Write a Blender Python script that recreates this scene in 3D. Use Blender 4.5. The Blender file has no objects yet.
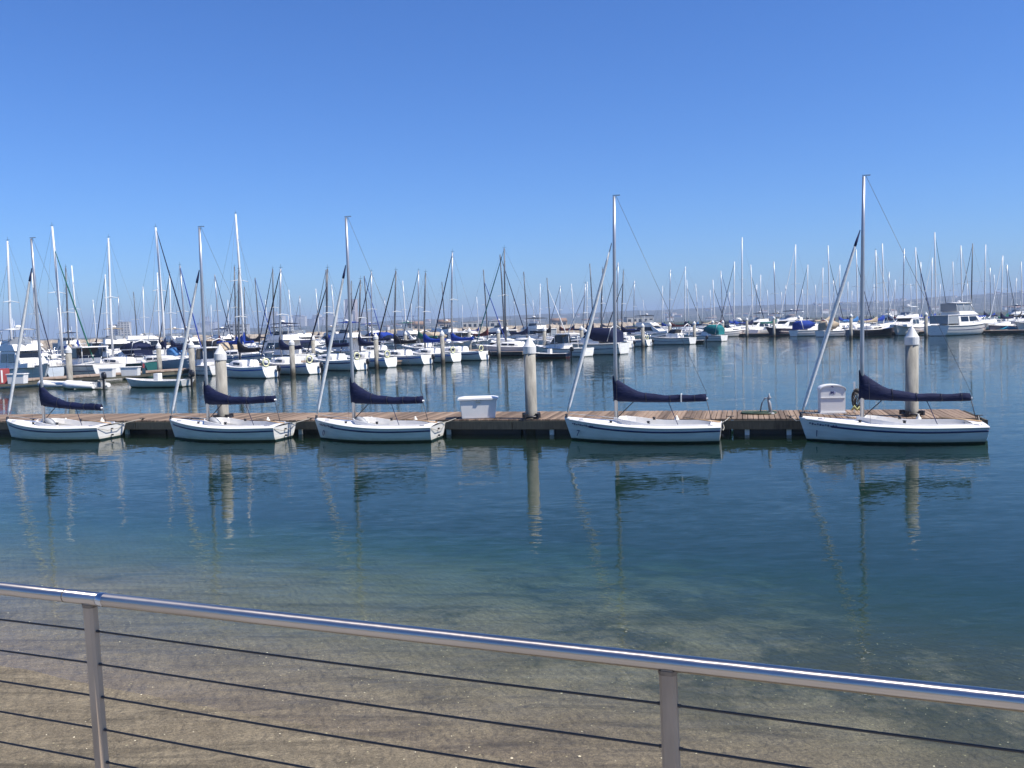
import bpy, bmesh, math, random
from mathutils import Vector, Matrix
R = math.radians
C = bpy.context.scene.collection
random.seed(7)
# ---------------------------------------------------------------- camera
F, PITCH, ROLL, EYE = 900.0, math.atan(58.5/900), 0.030, 3.3
cam = bpy.data.cameras.new('camera'); camo = bpy.data.objects.new('camera', cam); C.objects.link(camo)
cam.sensor_fit = 'HORIZONTAL'; cam.sensor_width = 36; cam.lens = F/1024*36
cam.clip_start = 0.05; cam.clip_end = 20000
fwd = Vector((0, math.cos(PITCH), -math.sin(PITCH))); up0 = Vector((0, math.sin(PITCH), math.cos(PITCH))); rt0 = Vector((1, 0, 0))
rt = rt0*math.cos(ROLL) - up0*math.sin(ROLL); up = rt0*math.sin(ROLL) + up0*math.cos(ROLL)
EYEP = Vector((0, 0, EYE))
M = Matrix(((rt.x, up.x, -fwd.x, 0), (rt.y, up.y, -fwd.y, 0), (rt.z, up.z, -fwd.z, EYE), (0, 0, 0, 1)))
camo.matrix_world = M
bpy.context.scene.camera = camo
def ray(u, v): return (fwd*F + rt*(u-512) - up*(v-384)).normalized()
def at(u, v, z=0.0):                      # where the sight line of a measured photo point meets the level z
    d = ray(u, v); return EYEP + d*((z-EYE)/d.z)
def proj(p):
    q = Vector(p)-EYEP; w = q.dot(fwd); return (512+F*q.dot(rt)/w, 384-F*q.dot(up)/w)
def hor(u):                               # picture height of the horizon in column u
    return 384-(58.5+ROLL*(u-512))
# ---------------------------------------------------------------- light
SUN_AZ, SUN_EL = 113.0, 54.0              # clockwise from +Y
sc = bpy.context.scene
world = bpy.data.worlds.new('World'); sc.world = world; world.use_nodes = True
wn, wl = world.node_tree.nodes, world.node_tree.links
wn.clear()
sky = wn.new('ShaderNodeTexSky'); sky.sky_type = 'NISHITA'; sky.sun_disc = False
sky.sun_elevation = R(SUN_EL); sky.sun_rotation = R(SUN_AZ)
sky.altitude = 0; sky.air_density = 1.0; sky.dust_density = 0.3; sky.ozone_density = 3.0
bg = wn.new('ShaderNodeBackground'); bg.inputs[1].default_value = 0.12
out = wn.new('ShaderNodeOutputWorld')
hs = wn.new('ShaderNodeHueSaturation'); hs.inputs['Saturation'].default_value = 1.12
gn = wn.new('ShaderNodeMix'); gn.data_type = 'RGBA'; gn.blend_type = 'MULTIPLY'; gn.inputs['Factor'].default_value = 1.0
SKYGAIN = (.388, .584, .915); gn.inputs['B'].default_value = (*SKYGAIN, 1)
wl.new(sky.outputs[0], hs.inputs['Color']); wl.new(hs.outputs[0], gn.inputs['A']); wl.new(gn.outputs['Result'], bg.inputs[0]); wl.new(bg.outputs[0], out.inputs[0])
sl = bpy.data.lights.new('sun', 'SUN'); sl.energy = 5.0; sl.angle = R(0.5); sl.color = (1, .955, .89)
so = bpy.data.objects.new('sun', sl); C.objects.link(so)
sd = Vector((math.sin(R(SUN_AZ))*math.cos(R(SUN_EL)), math.cos(R(SUN_AZ))*math.cos(R(SUN_EL)), math.sin(R(SUN_EL))))
so.rotation_euler = sd.to_track_quat('Z', 'Y').to_euler(); so.location = (30, 0, 40)
sc.view_settings.view_transform = 'Standard'; sc.view_settings.look = 'None'
sc.view_settings.exposure = 0.5; sc.view_settings.gamma = 1.0
sc.render.engine = 'CYCLES'
sc.cycles.use_denoising = True
sc.cycles.max_bounces = 6; sc.cycles.diffuse_bounces = 2; sc.cycles.glossy_bounces = 3
sc.cycles.transparent_max_bounces = 12; sc.cycles.volume_bounces = 0
sc.cycles.caustics_reflective = False; sc.cycles.caustics_refractive = False
sc.cycles.sample_clamp_indirect = 6
# ---------------------------------------------------------------- materials
def mat(name, col, rough=.5, metal=0.0, noise=0.0, nscale=4.0, bump=0.0, bscale=20.0, coat=0.0, stretch=None, spec=None):
    m = bpy.data.materials.new(name); m.use_nodes = True
    n, l = m.node_tree.nodes, m.node_tree.links; b = n['Principled BSDF']
    b.inputs['Base Color'].default_value = (*col, 1); b.inputs['Roughness'].default_value = rough
    b.inputs['Metallic'].default_value = metal; b.inputs['Coat Weight'].default_value = coat
    if spec is not None: b.inputs['Specular IOR Level'].default_value = spec
    tc = n.new('ShaderNodeTexCoord'); vec = tc.outputs['Object']
    if stretch:
        mp = n.new('ShaderNodeMapping'); mp.inputs['Scale'].default_value = stretch; l.new(vec, mp.inputs[0]); vec = mp.outputs[0]
    if noise:
        t = n.new('ShaderNodeTexNoise'); t.inputs['Scale'].default_value = nscale; t.inputs['Detail'].default_value = 5; l.new(vec, t.inputs[0])
        r = n.new('ShaderNodeValToRGB'); r.color_ramp.elements[0].position = .3; r.color_ramp.elements[1].position = .7
        r.color_ramp.elements[0].color = (*[max(0, c*(1-noise)) for c in col], 1); r.color_ramp.elements[1].color = (*[min(1, c*(1+noise*.6)) for c in col], 1)
        l.new(t.outputs['Fac'], r.inputs[0]); l.new(r.outputs[0], b.inputs['Base Color'])
    if bump:
        t2 = n.new('ShaderNodeTexNoise'); t2.inputs['Scale'].default_value = bscale; t2.inputs['Detail'].default_value = 4; l.new(vec, t2.inputs[0])
        bp = n.new('ShaderNodeBump'); bp.inputs['Strength'].default_value = 1; bp.inputs['Distance'].default_value = bump
        l.new(t2.outputs['Fac'], bp.inputs['Height']); l.new(bp.outputs[0], b.inputs['Normal'])
    return m
def N(m, typ, **kw):
    x = m.node_tree.nodes.new(typ)
    for k, v in kw.items(): setattr(x, k, v)
    return x
def hullmat(name, col, bottom, zline=.05, rough=.28):
    """gelcoat with antifouling paint below the line zline (object height)"""
    m = mat(name, col, rough, coat=.3); n, l = m.node_tree.nodes, m.node_tree.links; b = n['Principled BSDF']
    tc = N(m, 'ShaderNodeTexCoord'); sp = N(m, 'ShaderNodeSeparateXYZ'); l.new(tc.outputs['Object'], sp.inputs[0])
    gt = N(m, 'ShaderNodeMath', operation='GREATER_THAN'); gt.inputs[1].default_value = zline; l.new(sp.outputs['Z'], gt.inputs[0])
    nz = N(m, 'ShaderNodeTexNoise'); nz.inputs['Scale'].default_value = 1.3; nz.inputs['Detail'].default_value = 6
    mp = N(m, 'ShaderNodeMapping'); mp.inputs['Scale'].default_value = (1, 1, 6); l.new(tc.outputs['Object'], mp.inputs[0]); l.new(mp.outputs[0], nz.inputs[0])
    rp = N(m, 'ShaderNodeValToRGB'); rp.color_ramp.elements[0].position = .35; rp.color_ramp.elements[1].position = .62
    rp.color_ramp.elements[0].color = (*[c*.86 for c in col], 1); rp.color_ramp.elements[1].color = (*col, 1); l.new(nz.outputs['Fac'], rp.inputs[0])
    # scum line: a broken brownish band just above the paint line
    sm = N(m, 'ShaderNodeMapRange'); sm.inputs['From Min'].default_value = zline+.10; sm.inputs['From Max'].default_value = zline; l.new(sp.outputs['Z'], sm.inputs['Value'])
    sn = N(m, 'ShaderNodeTexNoise'); sn.inputs['Scale'].default_value = 4; sn.inputs['Detail'].default_value = 5; l.new(tc.outputs['Object'], sn.inputs[0])
    mu_ = N(m, 'ShaderNodeMath', operation='MULTIPLY'); l.new(sm.outputs[0], mu_.inputs[0]); l.new(sn.outputs['Fac'], mu_.inputs[1])
    mb_ = N(m, 'ShaderNodeMix', data_type='RGBA'); l.new(mu_.outputs[0], mb_.inputs['Factor']); l.new(rp.outputs[0], mb_.inputs['A']); mb_.inputs['B'].default_value = (.30, .27, .16, 1)
    mx = N(m, 'ShaderNodeMix', data_type='RGBA'); mx.inputs['A'].default_value = (*bottom, 1)
    l.new(gt.outputs[0], mx.inputs['Factor']); l.new(mb_.outputs['Result'], mx.inputs['B']); l.new(mx.outputs['Result'], b.inputs['Base Color'])
    return m
MT = {}
MT['hull_white'] = hullmat('hull_white', (.83, .81, .76), (.012, .03, .03))
MT['hull_white_blue'] = hullmat('hull_white_blue_bottom', (.81, .79, .75), (.01, .03, .14), .09)
MT['hull_grey'] = hullmat('hull_grey', (.45, .5, .55), (.02, .02, .03), .1)
MT['hull_navy'] = hullmat('hull_navy', (.012, .02, .07), (.12, .015, .01), .1)
MT['hull_green'] = hullmat('hull_green', (.015, .09, .07), (.02, .02, .02), .1)
MT['hull_black'] = hullmat('hull_black', (.02, .02, .025), (.02, .02, .02), .1)
MT['hull_cream'] = hullmat('hull_cream', (.68, .62, .48), (.02, .03, .08), .1)
MT['deck'] = mat('deck_gelcoat', (.82, .79, .74), .4, noise=.06, nscale=3)
MT['deck_cream'] = mat('deck_cream', (.66, .6, .48), .5, noise=.1, nscale=3)
MT['liner'] = mat('cockpit_liner', (.74, .72, .68), .5, noise=.1, nscale=5)
MT['alu'] = mat('anodised_aluminium', (.42, .43, .45), .38, metal=.6, noise=.1, nscale=2)
MT['alu_dark'] = mat('dark_spar', (.11, .12, .135), .45, noise=.1)
MT['spar_white'] = mat('white_spar', (.72, .72, .70), .35)
MT['spar_tan'] = mat('varnished_spar', (.42, .27, .14), .4, noise=.2, nscale=3)
MT['wire'] = mat('stay_wire', (.12, .12, .13), .4, metal=.5)
MT['rope'] = mat('rope', (.35, .33, .28), .9)
MT['rope_white'] = mat('white_rope', (.62, .62, .6), .9)
MT['rope_navy'] = mat('navy_rope', (.02, .03, .10), .9)
MT['sail'] = mat('rolled_sailcloth', (.70, .71, .70), .75, noise=.14, nscale=9, bump=.004, bscale=30)
for k, c in dict(navy=(.0055, .010, .042), royal=(.010, .04, .26), black=(.012, .012, .016), green=(.01, .10, .075), tan=(.42, .34, .24),
                 maroon=(.09, .02, .02), cyan=(.03, .28, .42), white=(.68, .68, .66), skyblue=(.05, .16, .36), teal=(.01, .16, .17)).items():
    MT['cv_'+k] = mat('canvas_'+k, c, .8, noise=.22, nscale=3.5, bump=.02, bscale=7, stretch=(1, 1, 2.5), spec=.25)
MT['jib_grey'] = mat('greyed_sailcloth', (.12, .16, .22), .7)
MT['glass'] = mat('tinted_glass', (.012, .016, .022), .08)
MT['clear_vinyl'] = mat('clear_vinyl', (.24, .26, .28), .15)
MT['black'] = mat('black_plastic', (.015, .015, .018), .4)
MT['grey'] = mat('grey_plastic', (.3, .31, .32), .5)
MT['white'] = mat('white_plastic', (.78, .76, .72), .42, noise=.06, nscale=3)
MT['ring'] = mat('lifebuoy_foam', (.72, .70, .42), .6)
MT['steel'] = mat('stainless', (.55, .55, .56), .25, metal=1)
MT['red'] = mat('faded_red', (.35, .06, .06), .6, noise=.2)
MT['stripe_navy'] = mat('stripe_navy', (.01, .015, .09), .35)
MT['stripe_blue'] = mat('stripe_blue', (.02, .09, .35), .35)
MT['fender'] = mat('fender_vinyl', (.72, .7, .62), .5)
MT['concrete'] = None
# ---------------------------------------------------------------- mesh helpers
def frame(t):
    t = t.normalized(); a = Vector((0, 0, 1)) if abs(t.z) < .9 else Vector((1, 0, 0))
    u = t.cross(a).normalized(); return u, t.cross(u).normalized()
class MB:
    def __init__(s): s.v = []; s.f = []; s.sm = []
    def add(s, vs, fs, smooth=False):
        o = len(s.v); s.v += [tuple(v) for v in vs]; s.f += [tuple(i+o for i in f) for f in fs]; s.sm += [smooth]*len(fs); return s
    def box(s, c, d, rz=0.0, taper=1.0):
        cx, cy, cz = c; x, y, z = d[0]/2, d[1]/2, d[2]/2; vs = []
        for k, t in ((-1, taper), (1, 1)):
            for a, b in ((-1, -1), (1, -1), (1, 1), (-1, 1)):
                px, py = a*x*t, b*y*t
                vs.append((cx+px*math.cos(rz)-py*math.sin(rz), cy+px*math.sin(rz)+py*math.cos(rz), cz+k*z))
        return s.add(vs, [(3, 2, 1, 0), (4, 5, 6, 7), (0, 1, 5, 4), (1, 2, 6, 5), (2, 3, 7, 6), (3, 0, 4, 7)])
    def tube(s, pts, r, n=8, closed=False, flat=1.0):
        pts = [Vector(p) for p in pts]; rs = r if isinstance(r, (list, tuple)) else [r]*len(pts); vs = []; m = len(pts)
        for i, p in enumerate(pts):
            if closed: t = pts[(i+1) % m]-pts[i-1]
            else: t = pts[min(i+1, m-1)]-pts[max(i-1, 0)]
            u, w = frame(t)
            for k in range(n):
                a = 2*math.pi*k/n; vs.append(p+u*rs[i]*math.cos(a)+w*rs[i]*math.sin(a)*flat)
        fs = []
        for i in range(m if closed else m-1):
            j = (i+1) % m
            for k in range(n): fs.append((i*n+k, i*n+(k+1) % n, j*n+(k+1) % n, j*n+k))
        s.add(vs, fs, True)
        if not closed:
            o = len(s.v)-len(vs)
            s.f += [tuple(o+k for k in range(n))[::-1], tuple(o+(m-1)*n+k for k in range(n))]; s.sm += [False]*2
        return s
    def loft(s, rings, cyc=True, cap=True, smooth=True):
        n = len(rings[0]); vs = [v for r in rings for v in r]; fs = []
        for i in range(len(rings)-1):
            for k in range(n if cyc else n-1): fs.append((i*n+k, i*n+(k+1) % n, (i+1)*n+(k+1) % n, (i+1)*n+k))
        s.add(vs, fs, smooth); o = len(s.v)-len(vs)
        if cap and cyc:
            s.f += [tuple(o+k for k in range(n))[::-1], tuple(o+(len(rings)-1)*n+k for k in range(n))]; s.sm += [False]*2
        return s
    def lathe(s, c, prof, n=16, smooth=True):
        return s.loft([[(c[0]+r*math.cos(2*math.pi*k/n), c[1]+r*math.sin(2*math.pi*k/n), c[2]+z) for k in range(n)] for r, z in prof], smooth=smooth)
    def mesh(s, name, m, bevel=0.0):
        me = bpy.data.meshes.new(name); me.from_pydata(s.v, [], s.f)
        me.polygons.foreach_set('use_smooth', s.sm); me.materials.append(m)
        bm = bmesh.new(); bm.from_mesh(me)
        if bevel: bmesh.ops.bevel(bm, geom=bm.edges[:], offset=bevel, segments=2, affect='EDGES', clamp_overlap=True)
        bmesh.ops.recalc_face_normals(bm, faces=bm.faces[:])
        bm.to_mesh(me); bm.free(); me.update(); return me
    def build(s, name, m, parent=None, bevel=0.0):
        o = bpy.data.objects.new(name, s.mesh(name, m, bevel)); C.objects.link(o); o.parent = parent; return o
def tag(o, label=None, cat=None, group=None, kind=None):
    if label: o['label'] = label
    if cat: o['category'] = cat
    if group: o['group'] = group
    if kind: o['kind'] = kind
    return o
def empty(name, loc=(0, 0, 0), rz=0.0, label=None, cat=None, group=None):
    o = bpy.data.objects.new(name, None); C.objects.link(o); o.location = loc; o.rotation_euler = (0, 0, rz); o.empty_display_size = .3
    return tag(o, label, cat, group)
def kids(o): return [c for c in C.objects if c.parent == o]
def copy_tree(o, parent=None, memo=None):
    c = o.copy(); C.objects.link(c); c.parent = parent
    for ch in CH.get(o.name, []):
        CH.setdefault(c.name, []).append(copy_tree(ch, c))
    return c
CH = {}
def index_tree(o):
    by = {}
    for q in C.objects:
        if q.parent: by.setdefault(q.parent.name, []).append(q)
    def go(x):
        if x.name in by:
            CH[x.name] = by[x.name]
            for y in by[x.name]: go(y)
    go(o)
# ---------------------------------------------------------------- line of the near dock
E0, E1 = at(0, 421, .46), at(985, 418, .46)
DD = Vector((E1.x-E0.x, E1.y-E0.y, 0)).normalized(); DN = Vector((-DD.y, DD.x, 0))   # along the dock, away from the camera
DRZ = math.atan2(DD.y, DD.x)
# ---------------------------------------------------------------- setting: sea bed and beach, water, promenade, hills
SH0, SH1 = at(-60, 655), at(620, 790)             # the waterline on the beach
SD = Vector((SH1.x-SH0.x, SH1.y-SH0.y, 0)).normalized(); SN = Vector((-SD.y, SD.x, 0))
def shore(x, y): return (Vector((x, y, 0))-Vector((SH0.x, SH0.y, 0))).dot(SN)
from mathutils import noise as mn
def bedz(x, y):
    d = shore(x, y)
    w = .12*mn.noise(Vector((x*.25, y*.25, 0)))+.03*mn.noise(Vector((x*1.1, y*1.1, 5)))
    if d < 0: return min(1.5, -.085*d)+w*.15
    z = -(.072*d+.0052*d*d) if d < 22 else -4.0-.03*(d-22)
    return max(z, -4.1) + w*min(1, d/3)
def sheet(name, xs, ys, zf, m):
    b = MB(); nx = len(xs); b.add([(x, y, zf(x, y)) for y in ys for x in xs],
        [(j*nx+i, j*nx+i+1, (j+1)*nx+i+1, (j+1)*nx+i) for j in range(len(ys)-1) for i in range(nx-1)], True)
    return b.build(name, m)
def span(a, b, n): return [a+(b-a)*i/n for i in range(n+1)]
BX = [-7000, -2500, -900, -300, -120, -60]+span(-40, 40, 200)+[60, 120, 300, 900, 2500, 7000]
BY = [-400, -120, -40]+span(-15, 45, 170)+[60, 90, 150, 400, 1200, 3000, 7000]
m = mat('sea_bed_sand', (.3, .25, .17), .85); n, l = m.node_tree.nodes, m.node_tree.links; b = n['Principled BSDF']; b.inputs['Specular IOR Level'].default_value = .2
geo = N(m, 'ShaderNodeNewGeometry')
def nz(scale, detail=4, stretch=(1, 1, 1), rough=.55, dist=0, rz=0.0):
    mp = N(m, 'ShaderNodeMapping'); mp.inputs['Scale'].default_value = stretch; mp.inputs['Rotation'].default_value = (0, 0, rz); l.new(geo.outputs['Position'], mp.inputs[0])
    t = N(m, 'ShaderNodeTexNoise'); t.inputs['Scale'].default_value = scale; t.inputs['Detail'].default_value = detail; t.inputs['Roughness'].default_value = rough
    t.inputs['Distortion'].default_value = dist; l.new(mp.outputs[0], t.inputs[0]); return t.outputs['Fac']
def ramp(fac, *stops):
    r = N(m, 'ShaderNodeValToRGB'); e = r.color_ramp.elements
    e[0].position, e[0].color = stops[0][0], (*stops[0][1], 1); e[1].position, e[1].color = stops[1][0], (*stops[1][1], 1)
    for p, c in stops[2:]:
        q = e.new(p); q.color = (*c, 1)
    l.new(fac, r.inputs[0]); return r.outputs[0]
def mixc(fac, a, b_, mode='MIX'):
    x = N(m, 'ShaderNodeMix', data_type='RGBA', blend_type=mode)
    for s_, v in (('Factor', fac), ('A', a), ('B', b_)):
        if isinstance(v, (int, float)): x.inputs[s_].default_value = v
        elif isinstance(v, tuple): x.inputs[s_].default_value = (*v, 1)
        else: l.new(v, x.inputs[s_])
    return x.outputs['Result']
shrz = -math.atan2(SD.y, SD.x)
sand = ramp(nz(.8, 6, (1, 2.0, 1), .62, .5, shrz), (.25, (.32, .255, .165)), (.75, (.58, .475, .31)))
streak = ramp(nz(1.0, 6, (.5, 2.6, 1), .68, 1.2, shrz), (.48, (0, 0, 0)), (.68, (1, 1, 1)))
sand = mixc(streak, sand, mixc(.6, sand, (.06, .052, .04)))
sand = mixc(ramp(nz(38, 3, rough=.7), (.35, (0, 0, 0)), (.7, (1, 1, 1))), mixc(.5, sand, (.07, .06, .04)), sand)
sand = mixc(ramp(nz(95, 2, rough=.8), (.40, (0, 0, 0)), (.62, (1, 1, 1))), mixc(.4, sand, (.06, .05, .035)), sand)
sepx = N(m, 'ShaderNodeSeparateXYZ'); l.new(geo.outputs['Position'], sepx.inputs[0])
gx = N(m, 'ShaderNodeMapRange'); gx.inputs['From Min'].default_value = -3; gx.inputs['From Max'].default_value = 6; gx.inputs['To Min'].default_value = -.10; gx.inputs['To Max'].default_value = .15; l.new(sepx.outputs['X'], gx.inputs['Value'])
ga = N(m, 'ShaderNodeMath', operation='ADD'); l.new(nz(.85, 9, (1, .8, 1), .74, .2, shrz), ga.inputs[0]); l.new(gx.outputs[0], ga.inputs[1])
grass = ramp(ga.outputs[0], (.47, (0, 0, 0)), (.60, (1, 1, 1)))
# weed grows only where the bed lies deeper
sep = N(m, 'ShaderNodeSeparateXYZ'); l.new(geo.outputs['Position'], sep.inputs[0])
dz = ramp(sep.outputs['Z'], (0, (1, 1, 1)), (1, (0, 0, 0)))
mr = N(m, 'ShaderNodeMapRange'); mr.inputs['From Min'].default_value = -.08; mr.inputs['From Max'].default_value = -.24; l.new(sep.outputs['Z'], mr.inputs['Value'])
mu = N(m, 'ShaderNodeMath', operation='MULTIPLY'); l.new(mr.outputs[0], mu.inputs[0]); l.new(grass, mu.inputs[1])
sand = mixc(mu.outputs[0], sand, (.085, .08, .045))
vo = N(m, 'ShaderNodeTexVoronoi'); vo.inputs['Scale'].default_value = 15; l.new(geo.outputs['Position'], vo.inputs[0])
lt = N(m, 'ShaderNodeMath', operation='LESS_THAN'); lt.inputs[1].default_value = .13; l.new(vo.outputs['Distance'], lt.inputs[0])
sepc = N(m, 'ShaderNodeSeparateColor'); l.new(vo.outputs['Color'], sepc.inputs[0])
g2 = N(m, 'ShaderNodeMath', operation='GREATER_THAN'); g2.inputs[1].default_value = .84; l.new(sepc.outputs[0], g2.inputs[0])
m2 = N(m, 'ShaderNodeMath', operation='MULTIPLY'); l.new(lt.outputs[0], m2.inputs[0]); l.new(g2.outputs[0], m2.inputs[1])
sand = mixc(m2.outputs[0], sand, (.60, .52, .30))
l.new(sand, b.inputs['Base Color'])
bp = N(m, 'ShaderNodeBump'); bp.inputs['Distance'].default_value = .14
wv = N(m, 'ShaderNodeTexWave', wave_type='BANDS', bands_direction='Y', wave_profile='SIN'); wv.inputs['Scale'].default_value = 2.4; wv.inputs['Distortion'].default_value = 7; wv.inputs['Detail'].default_value = 3; wv.inputs['Detail Scale'].default_value = 1.4
wm = N(m, 'ShaderNodeMapping'); wm.inputs['Rotation'].default_value = (0, 0, shrz+R(35)); l.new(geo.outputs['Position'], wm.inputs[0]); l.new(wm.outputs[0], wv.inputs[0])
wa = N(m, 'ShaderNodeMath', operation='MULTIPLY_ADD'); wa.inputs[1].default_value = .10; l.new(wv.outputs['Fac'], wa.inputs[0]); l.new(nz(3.2, 10, (1, 1.2, 1), .72, .3, shrz), wa.inputs[2]); l.new(wa.outputs[0], bp.inputs['Height']); l.new(bp.outputs[0], b.inputs['Normal'])
tag(sheet('seabed', BX, BY, bedz, m), kind='structure')
# water: clear surface that mirrors by angle over an absorbing body
m = bpy.data.materials.new('sea_water'); m.use_nodes = True; n, l = m.node_tree.nodes, m.node_tree.links; n.clear()
o_ = N(m, 'ShaderNodeOutputMaterial'); tr = N(m, 'ShaderNodeBsdfTransparent'); gl = N(m, 'ShaderNodeBsdfGlossy'); gl.inputs['Roughness'].default_value = .0
fr = N(m, 'ShaderNodeFresnel'); fr.inputs['IOR'].default_value = 1.333; mx = N(m, 'ShaderNodeMixShader')
geo = N(m, 'ShaderNodeNewGeometry')
patch = ramp(nz(.055, 3, (1, 2.6, 1), .5, 1.0, R(10)), (.40, (.5, .5, .5)), (.62, (1, 1, 1)))
def mth(op, a, b_):
    x = N(m, 'ShaderNodeMath', operation=op)
    for i, v in enumerate((a, b_)):
        if isinstance(v, (int, float)): x.inputs[i].default_value = v
        else: l.new(v, x.inputs[i])
    return x.outputs[0]
def ncol(scale, amp, stretch, rz, detail=2, gate=None):
    mp = N(m, 'ShaderNodeMapping'); mp.inputs['Scale'].default_value = stretch; mp.inputs['Rotation'].default_value = (0, 0, rz); l.new(geo.outputs['Position'], mp.inputs[0])
    t = N(m, 'ShaderNodeTexNoise'); t.inputs['Scale'].default_value = scale; t.inputs['Detail'].default_value = detail; t.inputs['Distortion'].default_value = .3; l.new(mp.outputs[0], t.inputs[0])
    v = N(m, 'ShaderNodeVectorMath', operation='SUBTRACT'); l.new(t.outputs['Color'], v.inputs[0]); v.inputs[1].default_value = (.5, .5, .5)
    v2 = N(m, 'ShaderNodeVectorMath', operation='MULTIPLY'); l.new(v.outputs[0], v2.inputs[0]); v2.inputs[1].default_value = (amp*.45, amp, 0)
    if gate is None: return v2.outputs[0]
    v3 = N(m, 'ShaderNodeVectorMath', operation='SCALE'); l.new(v2.outputs[0], v3.inputs[0]); l.new(gate, v3.inputs['Scale']); return v3.outputs[0]
def vadd(a, b_):
    v = N(m, 'ShaderNodeVectorMath', operation='ADD')
    for i, q in enumerate((a, b_)):
        if isinstance(q, tuple): v.inputs[i].default_value = q
        else: l.new(q, v.inputs[i])
    return v.outputs[0]
nv = vadd(vadd(ncol(.45, .03, (1, 2.2, 1), R(10)), ncol(2.2, .105, (.55, 2.4, 1), R(-8), gate=patch)), vadd(ncol(8, .18, (.5, 2.6, 1), R(5), gate=patch), (0, 0, 1)))
nn_ = N(m, 'ShaderNodeVectorMath', operation='NORMALIZE'); l.new(nv, nn_.inputs[0])
l.new(nn_.outputs[0], gl.inputs['Normal']); l.new(nn_.outputs[0], fr.inputs['Normal'])
l.new(fr.outputs[0], mx.inputs[0]); l.new(tr.outputs[0], mx.inputs[1]); l.new(gl.outputs[0], mx.inputs[2]); l.new(mx.outputs[0], o_.inputs['Surface'])
va = N(m, 'ShaderNodeVolumeAbsorption'); va.inputs['Color'].default_value = (.24, .56, .46, 1); va.inputs['Density'].default_value = .58
vs_ = N(m, 'ShaderNodeVolumeScatter'); vs_.inputs['Color'].default_value = (.32, .60, .50, 1); vs_.inputs['Density'].default_value = .062
as_ = N(m, 'ShaderNodeAddShader'); l.new(va.outputs[0], as_.inputs[0]); l.new(vs_.outputs[0], as_.inputs[1]); l.new(as_.outputs[0], o_.inputs['Volume'])
w = MB().box((0, 3250, -2.5), (13800, 7000, 5.0))
w = tag(w.build("water", m), kind="structure")
w.location.z = 0
# ---------------------------------------------------------------- promenade behind the rail
m = mat('promenade_concrete', (.34, .33, .31), .85, noise=.25, nscale=2, bump=.01, bscale=40)
D_R = .74                                         # handrail centre below the eye
RA, RB = at(88, 598, EYE-D_R), at(665, 662, EYE-D_R)
RD = Vector((RB.x-RA.x, RB.y-RA.y, 0)).normalized(); RN = Vector((-RD.y, RD.x, 0)); RRZ = math.atan2(RD.y, RD.x)
mid = (RA+RB)/2
b = MB(); c = mid-RN*3.0+RN*.12; b.box((c.x, c.y, 1.5), (60, 6, .3), RRZ)
tag(b.build('promenade', m, bevel=.012), kind='structure')
b = MB(); c = mid-RN*.35; b.box((c.x, c.y, .1), (60, .5, 2.5), RRZ)
tag(b.build('seawall', m), 'grey concrete sea wall below the promenade', 'wall')
# ---------------------------------------------------------------- railing
rail = empty('railing', (RA.x, RA.y, 1.65), 0, 'stainless steel railing with horizontal cables along the promenade', 'railing')
def rp(p): return (p[0]-RA.x, p[1]-RA.y, p[2]-1.65)
ms = mat('handrail_steel', (.52, .47, .43), .36, metal=1, noise=.12, nscale=5, bump=.0006, bscale=60, stretch=(.15, 1, 1))
mp_ = mat('post_steel', (.44, .335, .235), .5, metal=.1, noise=.3, nscale=14, bump=.0008, bscale=60, stretch=(1, 1, .2))
nn2, ll2 = ms.node_tree.nodes, ms.node_tree.links; pb = nn2['Principled BSDF']; pb.inputs['Anisotropic'].default_value = .92
cx_ = nn2.new('ShaderNodeCombineXYZ'); cx_.inputs[0].default_value = RD.x; cx_.inputs[1].default_value = RD.y; ll2.new(cx_.outputs[0], pb.inputs['Tangent'])
mr_ = mat('weathered_steel_joint', (.2, .17, .14), .6, metal=.7, noise=.4, nscale=40)
mc_ = mat('cable_steel', (.06, .052, .046), .55, metal=.3)
def rpt(s, z, off=0): q = RA+RD*s+RN*off; return rp((q.x, q.y, z))
L_ = (RB-RA).length; ZR = EYE-D_R; RR = .0190
for a, z_ in ((-3*L_, -.0), (.022, L_)):          # two tube lengths meeting at the left post
    pass
b = MB(); b.tube([rpt(s, ZR) for s in (-2.2*L_, -L_, -.3, .042)], RR, 24); b.build('handrail', ms, rail)
b = MB(); b.tube([rpt(s, ZR) for s in (.064, .6, L_, 1.6*L_, 2.6*L_)], RR, 24); b.build('handrail', ms, rail)
b = MB(); b.tube([rpt(.040, ZR), rpt(.046, ZR), rpt(.062, ZR), rpt(.068, ZR)], [RR*.93, RR*1.05, RR*1.05, RR*.93], 24); b.build('joint_sleeve', MT['steel'], rail)
b = MB(); b.tube([rpt(-.084, ZR), rpt(-.080, ZR)], RR*1.02, 24); b.build('weld_ring', mr_, rail)
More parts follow.
